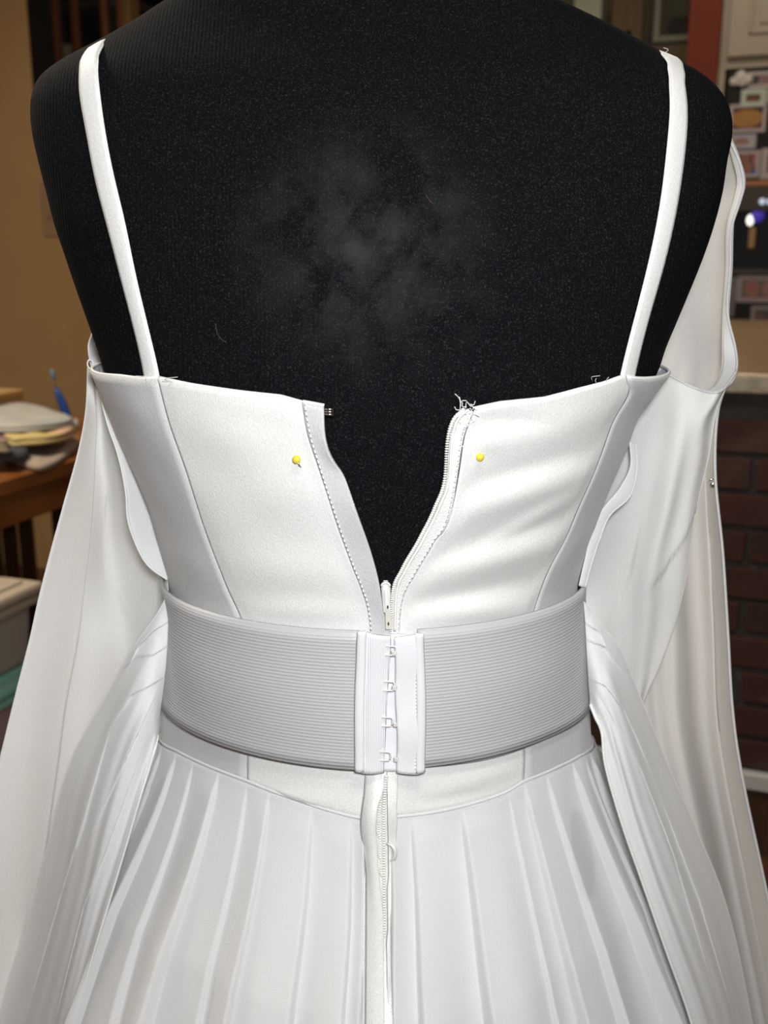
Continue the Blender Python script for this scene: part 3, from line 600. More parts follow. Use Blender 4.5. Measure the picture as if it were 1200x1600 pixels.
def prm(z): return [smooth_interp(TAB[:, 0], TAB[:, k], z) for k in (1, 2, 3, 4, 5)]
def body(phi, z, off=0.0):
    phi = np.asarray(phi, float); z = np.asarray(z, float); off = np.asarray(off, float)
    a_, b_, cx, cy, NEXP = prm(z); s, c = np.sin(phi), np.cos(phi)
    r = (np.abs(s)**NEXP + np.abs(c)**NEXP)**(-1 / NEXP)
    x, y = a_ * r * s, -b_ * r * c
    nx, ny = s / a_, -c / b_; L = np.hypot(nx, ny)
    return np.stack([cx + x + off * nx / L, cy + y + off * ny / L, z + 0 * phi], -1)
def cast(px, py, off=0.0, f=None):      # where the sight line meets the (offset) body -> (phi, z)
    d = ray(px, py); ts = np.linspace(0.30, 0.78, 700); P = CAM + d * ts[:, None] / d[1]
    a_, b_, cx, cy, NEXP = prm(P[:, 2]); a_ = a_ + off; b_ = b_ + off
    g = np.abs((P[:, 0] - cx) / a_)**NEXP + np.abs((P[:, 1] - cy) / b_)**NEXP - 1
    i = np.where(g < 0)[0]; i = i[0] if len(i) else int(np.argmin(g))
    return math.atan2((P[i, 0] - cx[i]) / a_[i], -(P[i, 1] - cy[i]) / b_[i]), P[i, 2]

df = empty('dress_form', (0, 0, 0)); tag(df, 'black jersey covered dress form torso wearing the white dress', 'dress form')
zs = np.concatenate([np.linspace(TAB[0, 0], 1.0, 50), np.linspace(1.0, TAB[-1, 0], 110)[1:]]); ph = np.linspace(-math.pi, math.pi, 145)[:-1]
Z, PH = np.meshgrid(zs, ph, indexing='ij')
P = body(PH, Z).reshape(-1, 3)
n = len(ph)
obj('torso', P, grid_faces(len(zs), n, True) + [tuple(range(n))[::-1], tuple(range((len(zs) - 1) * n, len(zs) * n))], M['jersey'], df)
g = [tube_geo(np.array([body(*cast(x, y), 0.0006) for x, y in resample([(338, 505), (340, 517), (346, 528), (355, 535)], 12)]), 0.00012, 5), tube_geo(np.array([body(*cast(x, y), 0.0006) for x, y in resample([(665, 305), (669, 311), (674, 317)], 8)]), 0.00014, 5)]
V, Fc = merge(g); obj('lint', V, Fc, mat('brown_hair', (0.09, 0.05, 0.04), 0.6, bump=0.1), df)['kind'] = 'stuff'
# wooden neck knob, stand pole and foot under the skirt
zt_ = TAB[-1, 0]; cx_, cy_ = TAB[-1, 3], TAB[-1, 4]
def lathe(prof, c, n=32):
    V = []
    for r, z in prof: V += [(c[0] + r * math.cos(2 * math.pi * k / n), c[1] + r * math.sin(2 * math.pi * k / n), z) for k in range(n)]
    return V, grid_faces(len(prof), n, True) + [tuple(range(n))[::-1], tuple(range((len(prof) - 1) * n, len(prof) * n))]
V, Fc = lathe([(0.05, zt_), (0.05, zt_ + 0.012), (0.02, zt_ + 0.016), (0.012, zt_ + 0.03), (0.02, zt_ + 0.045), (0.016, zt_ + 0.06), (0.004, zt_ + 0.066)], (cx_, cy_)); obj('neck_knob', V, Fc, M['darkwood'], df)
V, Fc = lathe([(0.016, 0.03), (0.016, TAB[0, 0] + 0.01)], (0, 0)); obj('stand_pole', V, Fc, M['steel'], df)
V, Fc = lathe([(0.19, 0.0), (0.19, 0.012), (0.17, 0.022), (0.03, 0.03), (0.02, 0.05)], (0, 0)); obj('stand_base', V, Fc, M['blackgloss'], df)
c_ = body(*cast(575, 385)); JERSEY_MAP.inputs['Location'].default_value = tuple(float(-x / 0.075) for x in c_); JERSEY_MAP.inputs['Scale'].default_value = (1 / 0.075, 1 / 0.075, 1 / 0.075)

# ------------------------------------------------------------------ the dress
dress = empty('wedding_dress', (0, 0, 0)); tag(dress, 'white satin and chiffon wedding dress open at the back zipper', 'dress')
def to_pz(p, off):
    if isinstance(p[0], str): return (math.radians(p[1]), p[2])
    return cast(p[0], p[1], off)
def panel(name, L, R, off, nu=24, nv=40, m=None, parent=None, wr=None, th=0.0014, top=None, bot=None, lift=None):
    Lp = resample([to_pz(p, off) for p in L], nv); Rp = resample([to_pz(p, off) for p in R], nv)
    s = np.linspace(0, 1, nu)
    G = Lp[:, None, :] * (1 - s[None, :, None]) + Rp[:, None, :] * s[None, :, None]
    tt = np.linspace(0, 1, nv)[:, None]
    if top is not None:
        q = np.array(sorted(to_pz(p, off) for p in top)); G[..., 1] += (np.interp(G[0, :, 0], q[:, 0], q[:, 1]) - G[0, :, 1])[None] * (1 - tt)**2
    if bot is not None: G[..., 1] += (bot(G[-1, :, 0]) - G[-1, :, 1])[None] * tt**2
    o_ = np.full(G.shape[:2], off)
    if lift is not None: o_ = o_ + lift(s[None, :], np.linspace(0, 1, nv)[:, None])
    P0 = body(G[..., 0], G[..., 1], o_)
    if wr:
        X, Y = project(P0); o_ = o_ + wr(X, Y) * np.clip(s * 9, 0, 1)[None] * np.clip((1 - s) * 9, 0, 1)[None]; P0 = body(G[..., 0], G[..., 1], o_)
    o = obj(name, P0.reshape(-1, 3), grid_faces(nv, nu), m, parent); solid(o, th); o_top.append(P0[0]); return o
o_top = []
def ridges(lst):
    def f(X, Y):
        d = np.zeros_like(X)
        for (x0, y0, x1, y1, wd, amp) in lst:
            dx, dy = x1 - x0, y1 - y0; L2 = dx * dx + dy * dy
            t = np.clip(((X - x0) * dx + (Y - y0) * dy) / L2, 0, 1)
            q = np.hypot(X - x0 - t * dx, Y - y0 - t * dy)
            d += amp * np.exp(-(q / wd)**2) * (0.35 + 0.65 * np.sin(math.pi * np.clip(t, 0.02, 0.98)))
        return d
    return f
OFF = 0.004
zTop = cast(170, 590)[1]; zTopR = cast(1022, 592)[1]
_, zBT = cast(590, 985, 0.009); _, zBB = cast(590, 1203, 0.009); _, zSeam = cast(600, 1272, 0.006)
zMid = (zBT + zBB) / 2
# edges in photo pixels, top to bottom
seamL = [(247, 590), (262, 650), (290, 730), (320, 820), (350, 900), (378, 965), (392, 1010)]
seamR = [(978, 590), (960, 650), (925, 740), (890, 820), (855, 890), (828, 965), (812, 1010)]
stL = [(475, 626), (485, 680), (510, 760), (535, 835), (551, 880), (566, 918), (576, 952), (580, 985), (581, 1010)]
edL = [(508, 632), (514, 690), (540, 745), (560, 800), (580, 860), (592, 905), (602, 960), (609, 985), (610, 1010)]
edR = [(724, 638), (706, 662), (699, 700), (696, 745), (681, 790), (656, 840), (628, 890), (614, 925), (611, 985), (611, 1010)]
stR = [(736, 640), (720, 690), (712, 745), (704, 790), (676, 845), (648, 895), (628, 940), (622, 985), (622, 1010)]
sideL = [('w', -112, zTop + .004), ('w', -112, (zTop + zMid) / 2), ('w', -112, zMid)]
sideR = [('w', 112, zTopR + .004), ('w', 112, (zTopR + zMid) / 2), ('w', 112, zMid)]
wrL = ridges([(300, 640, 430, 720, 45, .0014), (300, 700, 450, 850, 40, -.0010), (360, 880, 560, 900, 35, .0016), (330, 800, 520, 760, 50, .0014), (380, 950, 560, 955, 18, .0014), (300, 610, 480, 650, 18, .0008)])
wrR = ridges([(740, 700, 960, 640, 26, .0020), (700, 770, 950, 700, 20, -.0022), (690, 810, 940, 720, 24, .0034), (660, 880, 900, 800, 22, -.0024), (650, 900, 880, 840, 22, .0032), (640, 945, 850, 900, 18, -.0020), (630, 965, 850, 940, 16, .0026), (720, 655, 860, 660, 14, -.0014), (720, 690, 780, 690, 14, .0012), (760, 850, 900, 770, 12, .0016)])
wrSL = ridges([(190, 620, 250, 660, 22, .0012), (270, 720, 330, 830, 14, .0012), (215, 700, 280, 760, 24, -.0010), (250, 850, 340, 900, 26, .0010)])
wrSR = ridges([(985, 600, 975, 680, 8, .0012), (1000, 600, 985, 700, 8, -.0010), (1015, 600, 1000, 700, 9, .0012), (850, 900, 920, 820, 14, .0010)])
topL = [(160, 584), (190, 587), (228, 592), (247, 590), (300, 601), (380, 612), (440, 618), (475, 627)]
topR = [(736, 636), (780, 628), (850, 622), (905, 608), (945, 598), (970, 589), (985, 590), (1005, 591), (1026, 589)]
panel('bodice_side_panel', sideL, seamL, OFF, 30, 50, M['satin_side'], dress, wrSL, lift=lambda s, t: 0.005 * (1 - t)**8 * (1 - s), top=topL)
panel('bodice_back_panel', seamL, stL, OFF, 50, 70, M['satin'], dress, wrL, lift=lambda s, t: 0.004 * s**3 * (1 - t), top=topL)
panel('bodice_back_panel', stR, seamR, OFF, 60, 90, M['satin'], dress, wrR, lift=lambda s, t: 0.005 * (1 - s)**3 * (1 - t), top=topR)
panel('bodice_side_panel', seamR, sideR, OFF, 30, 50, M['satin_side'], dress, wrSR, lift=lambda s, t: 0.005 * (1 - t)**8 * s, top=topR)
for q in o_top[:4]:
    V, Fc = tube_geo(q + np.array([0, -0.0002, 0.0]), 0.0010, 8); obj('neckline_edge', V, Fc, M['thread'], dress)
fr = np.linspace(112, 248, 30)
for nm, z0, z1 in (('bodice_front_panel', zMid, zTop + .004), ('front_waistband', zSeam, zMid)):
    Zf, Pf = np.meshgrid(np.linspace(z1, z0, 20), np.radians(fr), indexing='ij')
    o = obj(nm, body(Pf, Zf, OFF + (0.005 * np.linspace(1, 0, 20)[:, None]**8 if nm[0] == 'b' else 0) + 0 * Pf).reshape(-1, 3), grid_faces(20, 30), M['satin_side'], dress); solid(o, 0.0014)
# princess seams: a fine raised cord
def on_body(pts, off, n=40): return np.array([body(*p, off) for p in resample([to_pz(q, off) for q in pts], n)])
M['seam'] = mat('grey_seam_thread', (0.55, 0.55, 0.54), 0.8, bump=0.2)  # mid-grey thread, darker than the white stitching
for s_ in (seamL, seamR):
    V, Fc = tube_geo(on_body(s_, OFF + 0.0002), 0.0006, 6); obj('princess_seam', V, Fc, M['seam'], dress)
# placket fold on the left, zipper on the right
pl_ = panel('zipper_placket', stL, edL, OFF + 0.0017, 12, 70, M['satin_side'], dress, lift=lambda s, t: 0.0035 * (1 - t) + 0.0016 * np.sin(t * 17) * s * (1 - t) + 0.001 * s, th=0.0018)
V, Fc = tube_geo(o_top[4] + np.array([0, -.0002, 0]), 0.0011, 8); obj('neckline_edge', V, Fc, M['thread'], dress)
def stitches(name, pts, off, step, r, m, parent, gap=0.45, up=0.0):
    P = on_body(pts, off, 400); P[:, 1] -= up * np.linspace(1, 0, 400); d = np.r_[0, np.cumsum(np.linalg.norm(np.diff(P, axis=0), axis=1))]; g = []
    for s in np.arange(0, d[-1] - step, step):
        q = np.array([[np.interp(x, d, P[:, k]) for k in range(3)] for x in np.linspace(s, s + step * (1 - gap), 3)])
        q[1] += np.array([0, -r * 0.9, 0]); g.append(tube_geo(q, r, 5))
    V, Fc = merge(g); o = obj(name, V, Fc, m, parent); o['kind'] = 'stuff'; return o
stitches('stitching', stL, OFF + 0.0040, 0.0028, 0.00045, M['thread'], pl_, up=0.0045)
zp = panel('zipper', edR, stR, OFF + 0.0022, 8, 80, M['ziptape'], dress, lift=lambda s, t: 0.0046 * (1 - t) + 0 * s, th=0.0012)
stitches('stitching', stR, OFF + 0.0030, 0.0028, 0.00042, M['thread'], zp, up=0.0052)
def coil(name, P, parent, r=0.0011, step=0.0013, tr=0.00045):
    d = np.r_[0, np.cumsum(np.linalg.norm(np.diff(P, axis=0), axis=1))]; g = []
    for s in np.arange(0, d[-1], step):
        c = np.array([np.interp(s, d, P[:, k]) for k in range(3)]); c2 = np.array([np.interp(s + 1e-4, d, P[:, k]) for k in range(3)])
        t = (c2 - c) / (np.linalg.norm(c2 - c) + 1e-9); a_ = np.cross(t, [0, -1, 0]); a_ /= np.linalg.norm(a_) + 1e-9
        g.append(sphere_geo(c, 1.0, 6, 4, (r * abs(a_[0]) + tr * abs(t[0]), r * 0.7, tr * abs(t[2]) + r * abs(a_[2]))))
    V, Fc = merge(g); o = obj(name, V, Fc, M['coil'], parent); o['kind'] = 'stuff'; return o
P = on_body(edR[:-1], OFF + 0.005, 160); P[:, 1] -= 0.0046 * np.linspace(1, 0, 160); coil('zipper_coil', P, zp)
P2 = P.copy(); P2[:, 0] += 0.0022; P2[:, 1] -= 0.0002; V, Fc = tube_geo(P2, 0.0007, 6); obj('coil_cord', V, Fc, M['thread'], zp)
# slider and pull tab
sb_ = on_body([(603, 912), (606, 985)], OFF + 0.0065, 20)
top, bot = sb_[0], sb_[-1]
V = []
panel('closed_zipper_tape', [(578, 925), (582, 960), (584, 1010)], [(630, 925), (626, 960), (626, 1010)], OFF + 0.0010, 8, 14, M['ziptape'], zp)
prof_ = [(-0.0008, 0.0012), (0.0, 0.0021), (0.10, 0.0025), (0.35, 0.0022), (0.60, 0.0017)]
for k, wd in prof_:
    c = top * (1 - max(k, 0)) + bot * max(k, 0) + np.array([0, 0, 0.0012 if k < 0 else 0])
    V += [c + np.array([dx * wd, dy, 0]) for dx, dy in ((-1, 0.002), (1, 0.002), (1, -0.0004), (0.6, -0.0012), (-0.6, -0.0012), (-1, -0.0004))]
sl = obj('zipper_slider', V, grid_faces(5, 6, True) + [tuple(range(6)), tuple(range(24, 30))[::-1]], M['whitemetal'], zp)
arch = np.array([top + np.array([0.0022 * math.cos(q), -0.0018, 0.0018 * math.sin(q) - 0.0006]) for q in np.linspace(0, math.pi, 12)])
V, Fc = tube_geo(arch, 0.0006, 6); obj('slider_crown', V, Fc, M['whitemetal'], zp)
def tab_geo(a_, b_, wa, wb_, th):
    V = []
    for p, ww in ((a_, wa), (b_, wb_)):
        for dx, dy in ((-ww, 0), (ww, 0), (ww, -th), (-ww, -th)): V.append(p + np.array([dx, dy, 0]))
    return V, [(0, 1, 2, 3), (7, 6, 5, 4), (0, 4, 5, 1), (1, 5, 6, 2), (2, 6, 7, 3), (3, 7, 4, 0)]
V, Fc = tab_geo(top * 0.90 + bot * 0.10 + [0, -.0016, 0], top * 0.50 + bot * 0.50 + [0.0004, -.0016, 0], 0.0009, 0.0013, 0.0008); o = obj('bridge', V, Fc, M['whitemetal'], zp, False); bevel(o, 0.0005)
V, Fc = tab_geo(top * 0.5 + bot * 0.5 + [0.0006, -.0014, 0], bot + [0.0008, -.0008, 0.001], 0.0015, 0.0018, 0.0007); o = obj('pull_tab', V, Fc, mat('cream_pull', (0.72, 0.69, 0.62), 0.4, bump=0.05), zp, False); bevel(o, 0.0004)
for k in (0.46, 0.83):
    c = top * (1 - k) + bot * k + np.array([0.0006, -0.0026 if k < .6 else -0.0018, 0])
    V, Fc = sphere_geo(tuple(c), 0.0006, 8, 6, (0.8, 0.4, 1.8)); obj('pull_hole', V, Fc, mat('dark_slot', (0.05, 0.045, 0.04), 0.8, bump=0.05), zp)
# silver hook at the left corner, frayed threads at the right corner
c = body(*cast(515, 643, OFF + 0.006), OFF + 0.006)
g = []
for k in range(3): g.append(tube_geo([c + [-0.005, 0.001, -0.0008 * (k - 1) * 1.3], c + [-0.001, -0.0006, -0.0010 * (k - 1) * 1.3], c + [0.0014, -0.0009, -0.0010 * (k - 1) * 1.3], c + [0.0016, 0.0006, -0.0010 * (k - 1) * 1.3]], 0.00055, 6))
V, Fc = merge(g); tag(obj('hook', V, Fc, M['steel'], dress), 'small silver dress hook at the top of the open back')
g = []
base = body(*cast(728, 645, OFF + 0.006), OFF + 0.007)
for k in range(26):
    p = base + np.array([rng.normal(0, .0022), -abs(rng.normal(0, .0008)), rng.normal(0, .0035)]); d1 = np.array([rng.normal(0, .003), -abs(rng.normal(0, .0008)), rng.normal(0, .003)]); d2 = d1 + np.array([rng.normal(0, .003), -abs(rng.normal(0, .001)), rng.normal(0, .003)])
    g.append(tube_geo(resample([p, p + d1 * .7, p + d2 * .7], 8), 0.0002, 5))
p = body(*cast(708, 680, .012), .010); p2 = body(*cast(718, 690, .012), .010); p3 = body(*cast(732, 702, .012), .009)
g.append(tube_geo(resample([p, p2, p3], 10), 0.00025, 5))
V, Fc = merge(g); tag(obj('frayed_threads', V, Fc, M['thread'], dress), 'tangle of loose frayed threads at the zipper end')['kind'] = 'stuff'
g = []
for px, py in ((262, 596), (268, 590), (935, 592), (928, 588), (238, 590), (950, 590), (225, 588), (1038, 80)):
    if py < 100: b_ = at_y(px, py + 3, -0.03)
    else: b_ = body(*cast(px, py + 6, OFF + .002), OFF + .002)
    g.append(tube_geo(resample([b_, b_ + [rng.normal(0, .0015), -.001, .0015], b_ + [rng.normal(0, .003), -.001, .0025]], 6), 0.00013, 5))
V, Fc = merge(g); obj('loose_threads', V, Fc, M['thread'], dress)['kind'] = 'stuff'

# shoulder straps
strapL = ([(133, 72), (127, 95), (125, 120), (128, 160), (137, 210), (150, 280), (168, 350), (190, 430), (208, 500), (220, 550), (229, 590), (230, 600)],
          [(160, 66), (153, 85), (151, 110), (154, 155), (163, 205), (177, 280), (194, 350), (211, 430), (228, 500), (238, 545), (250, 588), (250, 600)])
strapR = ([(1034, 79), (1043, 95), (1047, 120), (1049, 160), (1047, 210), (1039, 280), (1027, 350), (1010, 430), (991, 500), (979, 550), (969, 588), (968, 600)],
          [(1050, 84), (1062, 98), (1069, 120), (1074, 160), (1073, 210), (1065, 280), (1052, 350), (1032, 430), (1010, 500), (998, 550), (988, 588), (987, 600)])
for Lh, Rh in (strapL, strapR):
    Lp = on_body(Lh[1:], 0.0025, 60); Rp = on_body(Rh[1:], 0.0025, 60)
    for _ in range(4):
        for Q_ in (Lp, Rp): Q_[1:-1] = (Q_[:-2] + 2 * Q_[1:-1] + Q_[2:]) / 4
    # carry the strap over the shoulder to the front
    pre = []
    cl_, cr_ = Lp[0], Rp[0]
    for k in range(1, 15):
        dy = 0.010 * k; q = []
        for c0 in (cl_, cr_):
            y = c0[1] + dy; lo, hi = 0.9, TAB[-1, 0]
            zz = np.linspace(hi, lo, 500); a_, b_, cx, cy, NEXP = prm(zz)
            gq = np.abs((c0[0] - cx) / a_)**NEXP + np.abs((y - cy) / b_)**NEXP - 1
            i = np.where(gq < 0)[0]; zv = zz[i[0]] + 0.002 if len(i) else None
            q.append(None if zv is None else np.array([c0[0], y, zv]))
        if q[0] is None or q[1] is None: break
        pre.append(q)
    rows_ = [(a_, b_) for a_, b_ in pre[::-1]] + list(zip(Lp, Rp))
    W_ = np.array(rows_)
    for _ in range(10): W_[1:-1] = (W_[:-2] + 2 * W_[1:-1] + W_[2:]) / 4
    rows_ = list(W_); V = []
    for a_, b_ in rows_:
        for k in range(7): V.append(a_ + (b_ - a_) * k / 6 + np.array([0, -0.0006 * math.sin(math.pi * k / 6), 0]))
    st = obj('shoulder_strap', V, grid_faces(len(rows_), 7), M['satin_strap'], dress); solid(st, 0.0016)
    for side in (0, 1):
        q = np.array([r[side] for r in rows_]) + np.array([0, -0.0006, 0.0]); V, Fc = tube_geo(q, 0.0005, 6); obj('edge_fold', V, Fc, M['satin_strap'], st)

SEAM = [(249, 1152), (280, 1172), (310, 1187), (350, 1204), (388, 1218), (430, 1236), (470, 1250), (520, 1266), (566, 1277), (606, 1275), (650, 1271), (700, 1263), (750, 1250), (790, 1236), (817, 1218), (870, 1196), (900, 1181), (922, 1166)]
sq = np.array(sorted(cast(x, y, 0.005) for x, y in SEAM))
sq = np.vstack([[-math.pi, sq[:, 1].max()], [-1.9, sq[0, 1]], sq, [1.9, sq[-1, 1]], [math.pi, sq[:, 1].max()]])
_pp = np.linspace(-math.pi, math.pi, 400); _zz = np.interp(_pp, sq[:, 0], sq[:, 1])
for _ in range(6): _zz[1:-1] = (_zz[:-2] + 2 * _zz[1:-1] + _zz[2:]) / 4
def zs_(phi): return np.interp(phi, _pp, _zz)
# waistband below the belt, cut in four pieces
WBO = 0.005
wseamL = [(390, 1100), (389, 1160), (388, 1217)]; wseamR = [(818, 1095), (818, 1150), (817, 1216)]
wtop = zMid - 0.01
wcL = [(572, 1100), (572, 1210), (566, 1285)]; wcR = [(603, 1100), (606, 1210), (605, 1278)]
def wside(s): return [('w', s * 112, wtop), ('w', s * 112, (wtop + zSeam) / 2), ('w', s * 112, zSeam)]
wz = ridges([(400, 1240, 540, 1255, 10, .001), (680, 1235, 800, 1200, 10, .0012), (640, 1255, 760, 1240, 10, -.0008)])
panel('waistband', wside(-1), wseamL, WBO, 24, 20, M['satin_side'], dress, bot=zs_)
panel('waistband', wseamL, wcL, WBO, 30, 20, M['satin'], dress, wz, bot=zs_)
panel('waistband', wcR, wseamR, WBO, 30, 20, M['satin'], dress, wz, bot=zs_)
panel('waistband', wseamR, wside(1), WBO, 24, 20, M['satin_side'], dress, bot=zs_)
for s_ in (wseamL, wseamR):
    V, Fc = tube_geo(on_body(s_, WBO + 0.0001, 12), 0.0005, 6); obj('waist_seam', V, Fc, M['seam'], dress)

# skirt
HEM = 0.06
def skirt(phi, d, off=0.0):           # d = drop below the waist seam
    phi = np.asarray(phi, float); z = zs_(phi); P = body(phi, z, 0.0)
    s, c = np.sin(phi), np.cos(phi); a_, b_ = 0.140, 0.105
    nx, ny = s / a_, -c / b_; L = np.hypot(nx, ny); sm = d * d / (d + 0.03)
    g = WBO + off + (0.40 + 0.05 * c * c) * sm
    return np.stack([P[..., 0] + g * nx / L, P[..., 1] + g * ny / L, z - d], -1)
_d, _p = np.meshgrid(np.linspace(0, 0.30, 300), np.linspace(-1.65, 1.65, 660), indexing='ij')
_lut = {}
def cast_skirt(px, py, off=0.0):
    k = round(off, 4)
    if k not in _lut: _lut[k] = project(skirt(_p, _d, k))
    X, Y = _lut[k]; i = np.unravel_index(np.argmin((X - px)**2 + (Y - py)**2), X.shape); return _p[i], _d[i]
pleat_px_L = [(262, 1160), (285, 1175), (310, 1187), (350, 1208), (392, 1222), (425, 1236), (492, 1258), (552, 1274)]
pleat_px_R = [(640, 1272), (716, 1261), (790, 1236), (812, 1224), (845, 1208), (885, 1190), (905, 1178)]
phL = [cast(x, y, WBO)[0] for x, y in pleat_px_L]; phR = [cast(x, y, WBO)[0] for x, y in pleat_px_R]
def pleats(phi, edges, d, amp, seed, sharp=0.82, flip=False):
    r_ = np.random.default_rng(seed); E_ = np.array(sorted(edges)); out = np.zeros_like(phi)
    am = r_.uniform(0.35, 1.35, len(E_) + 1)
    i = np.clip(np.searchsorted(E_, phi) - 1, 0, len(E_) - 2)
    s = np.clip((phi - E_[i]) / (E_[i + 1] - E_[i]), 0, 1)
    if flip: s = 1 - s
    saw = np.where(s < sharp, (s / sharp)**1.4, 0.5 * (1 + np.cos(math.pi * (s - sharp) / (1 - sharp))))
    inside = (phi >= E_[0]) & (phi <= E_[-1])
    return np.where(inside, amp * am[i] * saw, 0) * np.clip(d / 0.012, 0.12, 1)
nz = np.r_[np.linspace(0, 0.18, 70), np.linspace(0.19, zSeam - HEM, 30)]
Pn = np.linspace(-math.pi, math.pi, 721)[:-1]
Dg, PHg = np.meshgrid(nz, Pn, indexing='ij')
fold = 0.0050 * np.sin(PHg * 11 + 1.6 * np.sin(PHg * 4) + 6 * Dg) * np.clip(Dg / 0.05, 0, 3)
o = obj('skirt_lining', skirt(PHg, Dg, fold - 0.0015).reshape(-1, 3), grid_faces(len(nz), 720, True), M['lining'], dress); solid(o, 0.001)
def chiffon_panel(name, p0, p1, edges, seed, flip):
    Pn = np.linspace(p0, p1, 520); Dg, PHg = np.meshgrid(nz, Pn, indexing='ij')
    PHw = PHg + 0.006 * np.sin(Dg * 40 + seed) * np.clip(Dg / 0.05, 0, 1)
    amp = 0.0026 + 0.0075 * np.clip(Dg / 0.12, 0, 3)
    off = 0.003 + pleats(PHw, edges, Dg, 1.0, seed, 0.92, flip) * amp + 0.0014 * np.sin(PHg * 19 + seed + 4 * Dg) * np.clip(Dg / 0.06, 0, 3) + 0.007 * np.clip(Dg / 0.06, 0, 1.6)
    o = obj(name, skirt(PHg, Dg, off).reshape(-1, 3), grid_faces(len(nz), 520), M['chiffon'], dress); solid(o, 0.0005); return o
pc0, pc1 = cast(570, 1276, WBO)[0], cast(608, 1272, WBO)[0]
eL = list(np.linspace(-2.0, min(phL) - 0.08, 6)) + phL + [pc0]
eR = [pc1] + phR + list(np.linspace(max(phR) + 0.08, 2.0, 6))
chiffon_panel('chiffon_overskirt', -2.0, pc0, eL, 3, False)
chiffon_panel('chiffon_overskirt', pc1, 2.0, eR, 4, True)
# gathered seam cord between waistband and skirt
for q0, q1 in ((-1.9, pc0), (pc1, 1.9)):
    q = np.linspace(q0, q1, 80); V, Fc = tube_geo(body(q, zs_(q) + 0.0004, WBO + 0.0012), 0.0010, 8); obj('waist_piping', V, Fc, M['chiffon_side'], dress)

# skirt placket and lower zipper
def sk_or_body(px, py, off):
    ph_, z = cast(px, py, WBO + off)
    if z > zs_(ph_): return body(ph_, z, WBO + off)
    ph_, z = cast_skirt(px, py, off); return skirt(np.float64(ph_), np.float64(z), off)
def ramp_(y): return min(1.0, max(0.15, 0.15 + (y - 1205) / 70))
def strip(name, Lpx, Rpx, offL, offR, m, parent, nv=60, nu=9, th=0.0014, bulge=0.0):
    Lw = resample([sk_or_body(*p, offL * ramp_(p[1])) for p in resample(Lpx, 24)], nv); Rw = resample([sk_or_body(*p, offR * ramp_(p[1])) for p in resample(Rpx, 24)], nv); V = []
    for a_, b_ in zip(Lw, Rw):
        for k in range(nu): s = k / (nu - 1); V.append(a_ + (b_ - a_) * s + np.array([0, -bulge * math.sin(math.pi * s), 0]))
    o = obj(name, V, grid_faces(nv, nu), m, parent); solid(o, th); return o, Lw, Rw
M['coilbg'] = M['ziptape']
z2p, _, _ = strip('lower_zipper', [(584, 1190), (584, 1300), (590, 1450), (592, 1680)], [(612, 1190), (614, 1300), (612, 1450), (610, 1680)], 0.004, 0.004, M['ziptape'], dress)
skp, Lw, Rw = strip('skirt_placket', [(572, 1200), (571, 1240), (566, 1285), (573, 1340), (575, 1420), (573, 1520), (572, 1680)], [(605, 1200), (600, 1232), (590, 1262), (588, 1300), (592, 1360), (598, 1430), (600, 1520), (601, 1680)], 0.006, 0.0105, M['satin'], dress, bulge=0.002)
Q = resample(Lw, 300); d = np.r_[0, np.cumsum(np.linalg.norm(np.diff(Q, axis=0), axis=1))]; g = []
for s in np.arange(0, d[-1] - .003, .0027):
    g.append(tube_geo(np.array([[np.interp(x, d, Q[:, k]) for k in range(3)] for x in (s, s + .0015)]) + [0.0004, -0.0009, 0], 0.00035, 5))
V, Fc = merge(g); obj('stitching', V, Fc, M['thread'], skp)['kind'] = 'stuff'
P = resample([sk_or_body(*p, 0.0062) for p in resample([(604, 1212), (601, 1250), (599, 1300), (600, 1380), (600, 1465)], 20)], 150); coil('zipper_coil', P, z2p, 0.0014, 0.0014, 0.0005)
P = resample([sk_or_body(*p, 0.0056) for p in resample([(596, 1240), (592, 1280), (594, 1330), (597, 1370)], 16)], 90); coil('zipper_coil', P, z2p, 0.0013, 0.0014, 0.0005)
strip('zipper_facing', [(604, 1200), (606, 1300), (605, 1400), (603, 1680)], [(622, 1200), (618, 1300), (615, 1400), (608, 1680)], 0.0075, 0.006, M['satin'], dress)
ck = sk_or_body(612, 1332, 0.010)
g = [tube_geo(resample([ck + [-.003, 0.001, .005], ck + [.0005, -.0005, .004], ck + [.0018, -.0008, 0], ck + [.0005, -.0005, -.004], ck + [-.002, 0.001, -.006]], 16), [0.0004 + 0.0010 * math.sin(math.pi * k / 15) for k in range(16)], 8)]
V, Fc = merge(g); obj('facing_knot', V, Fc, M['satin'], dress)

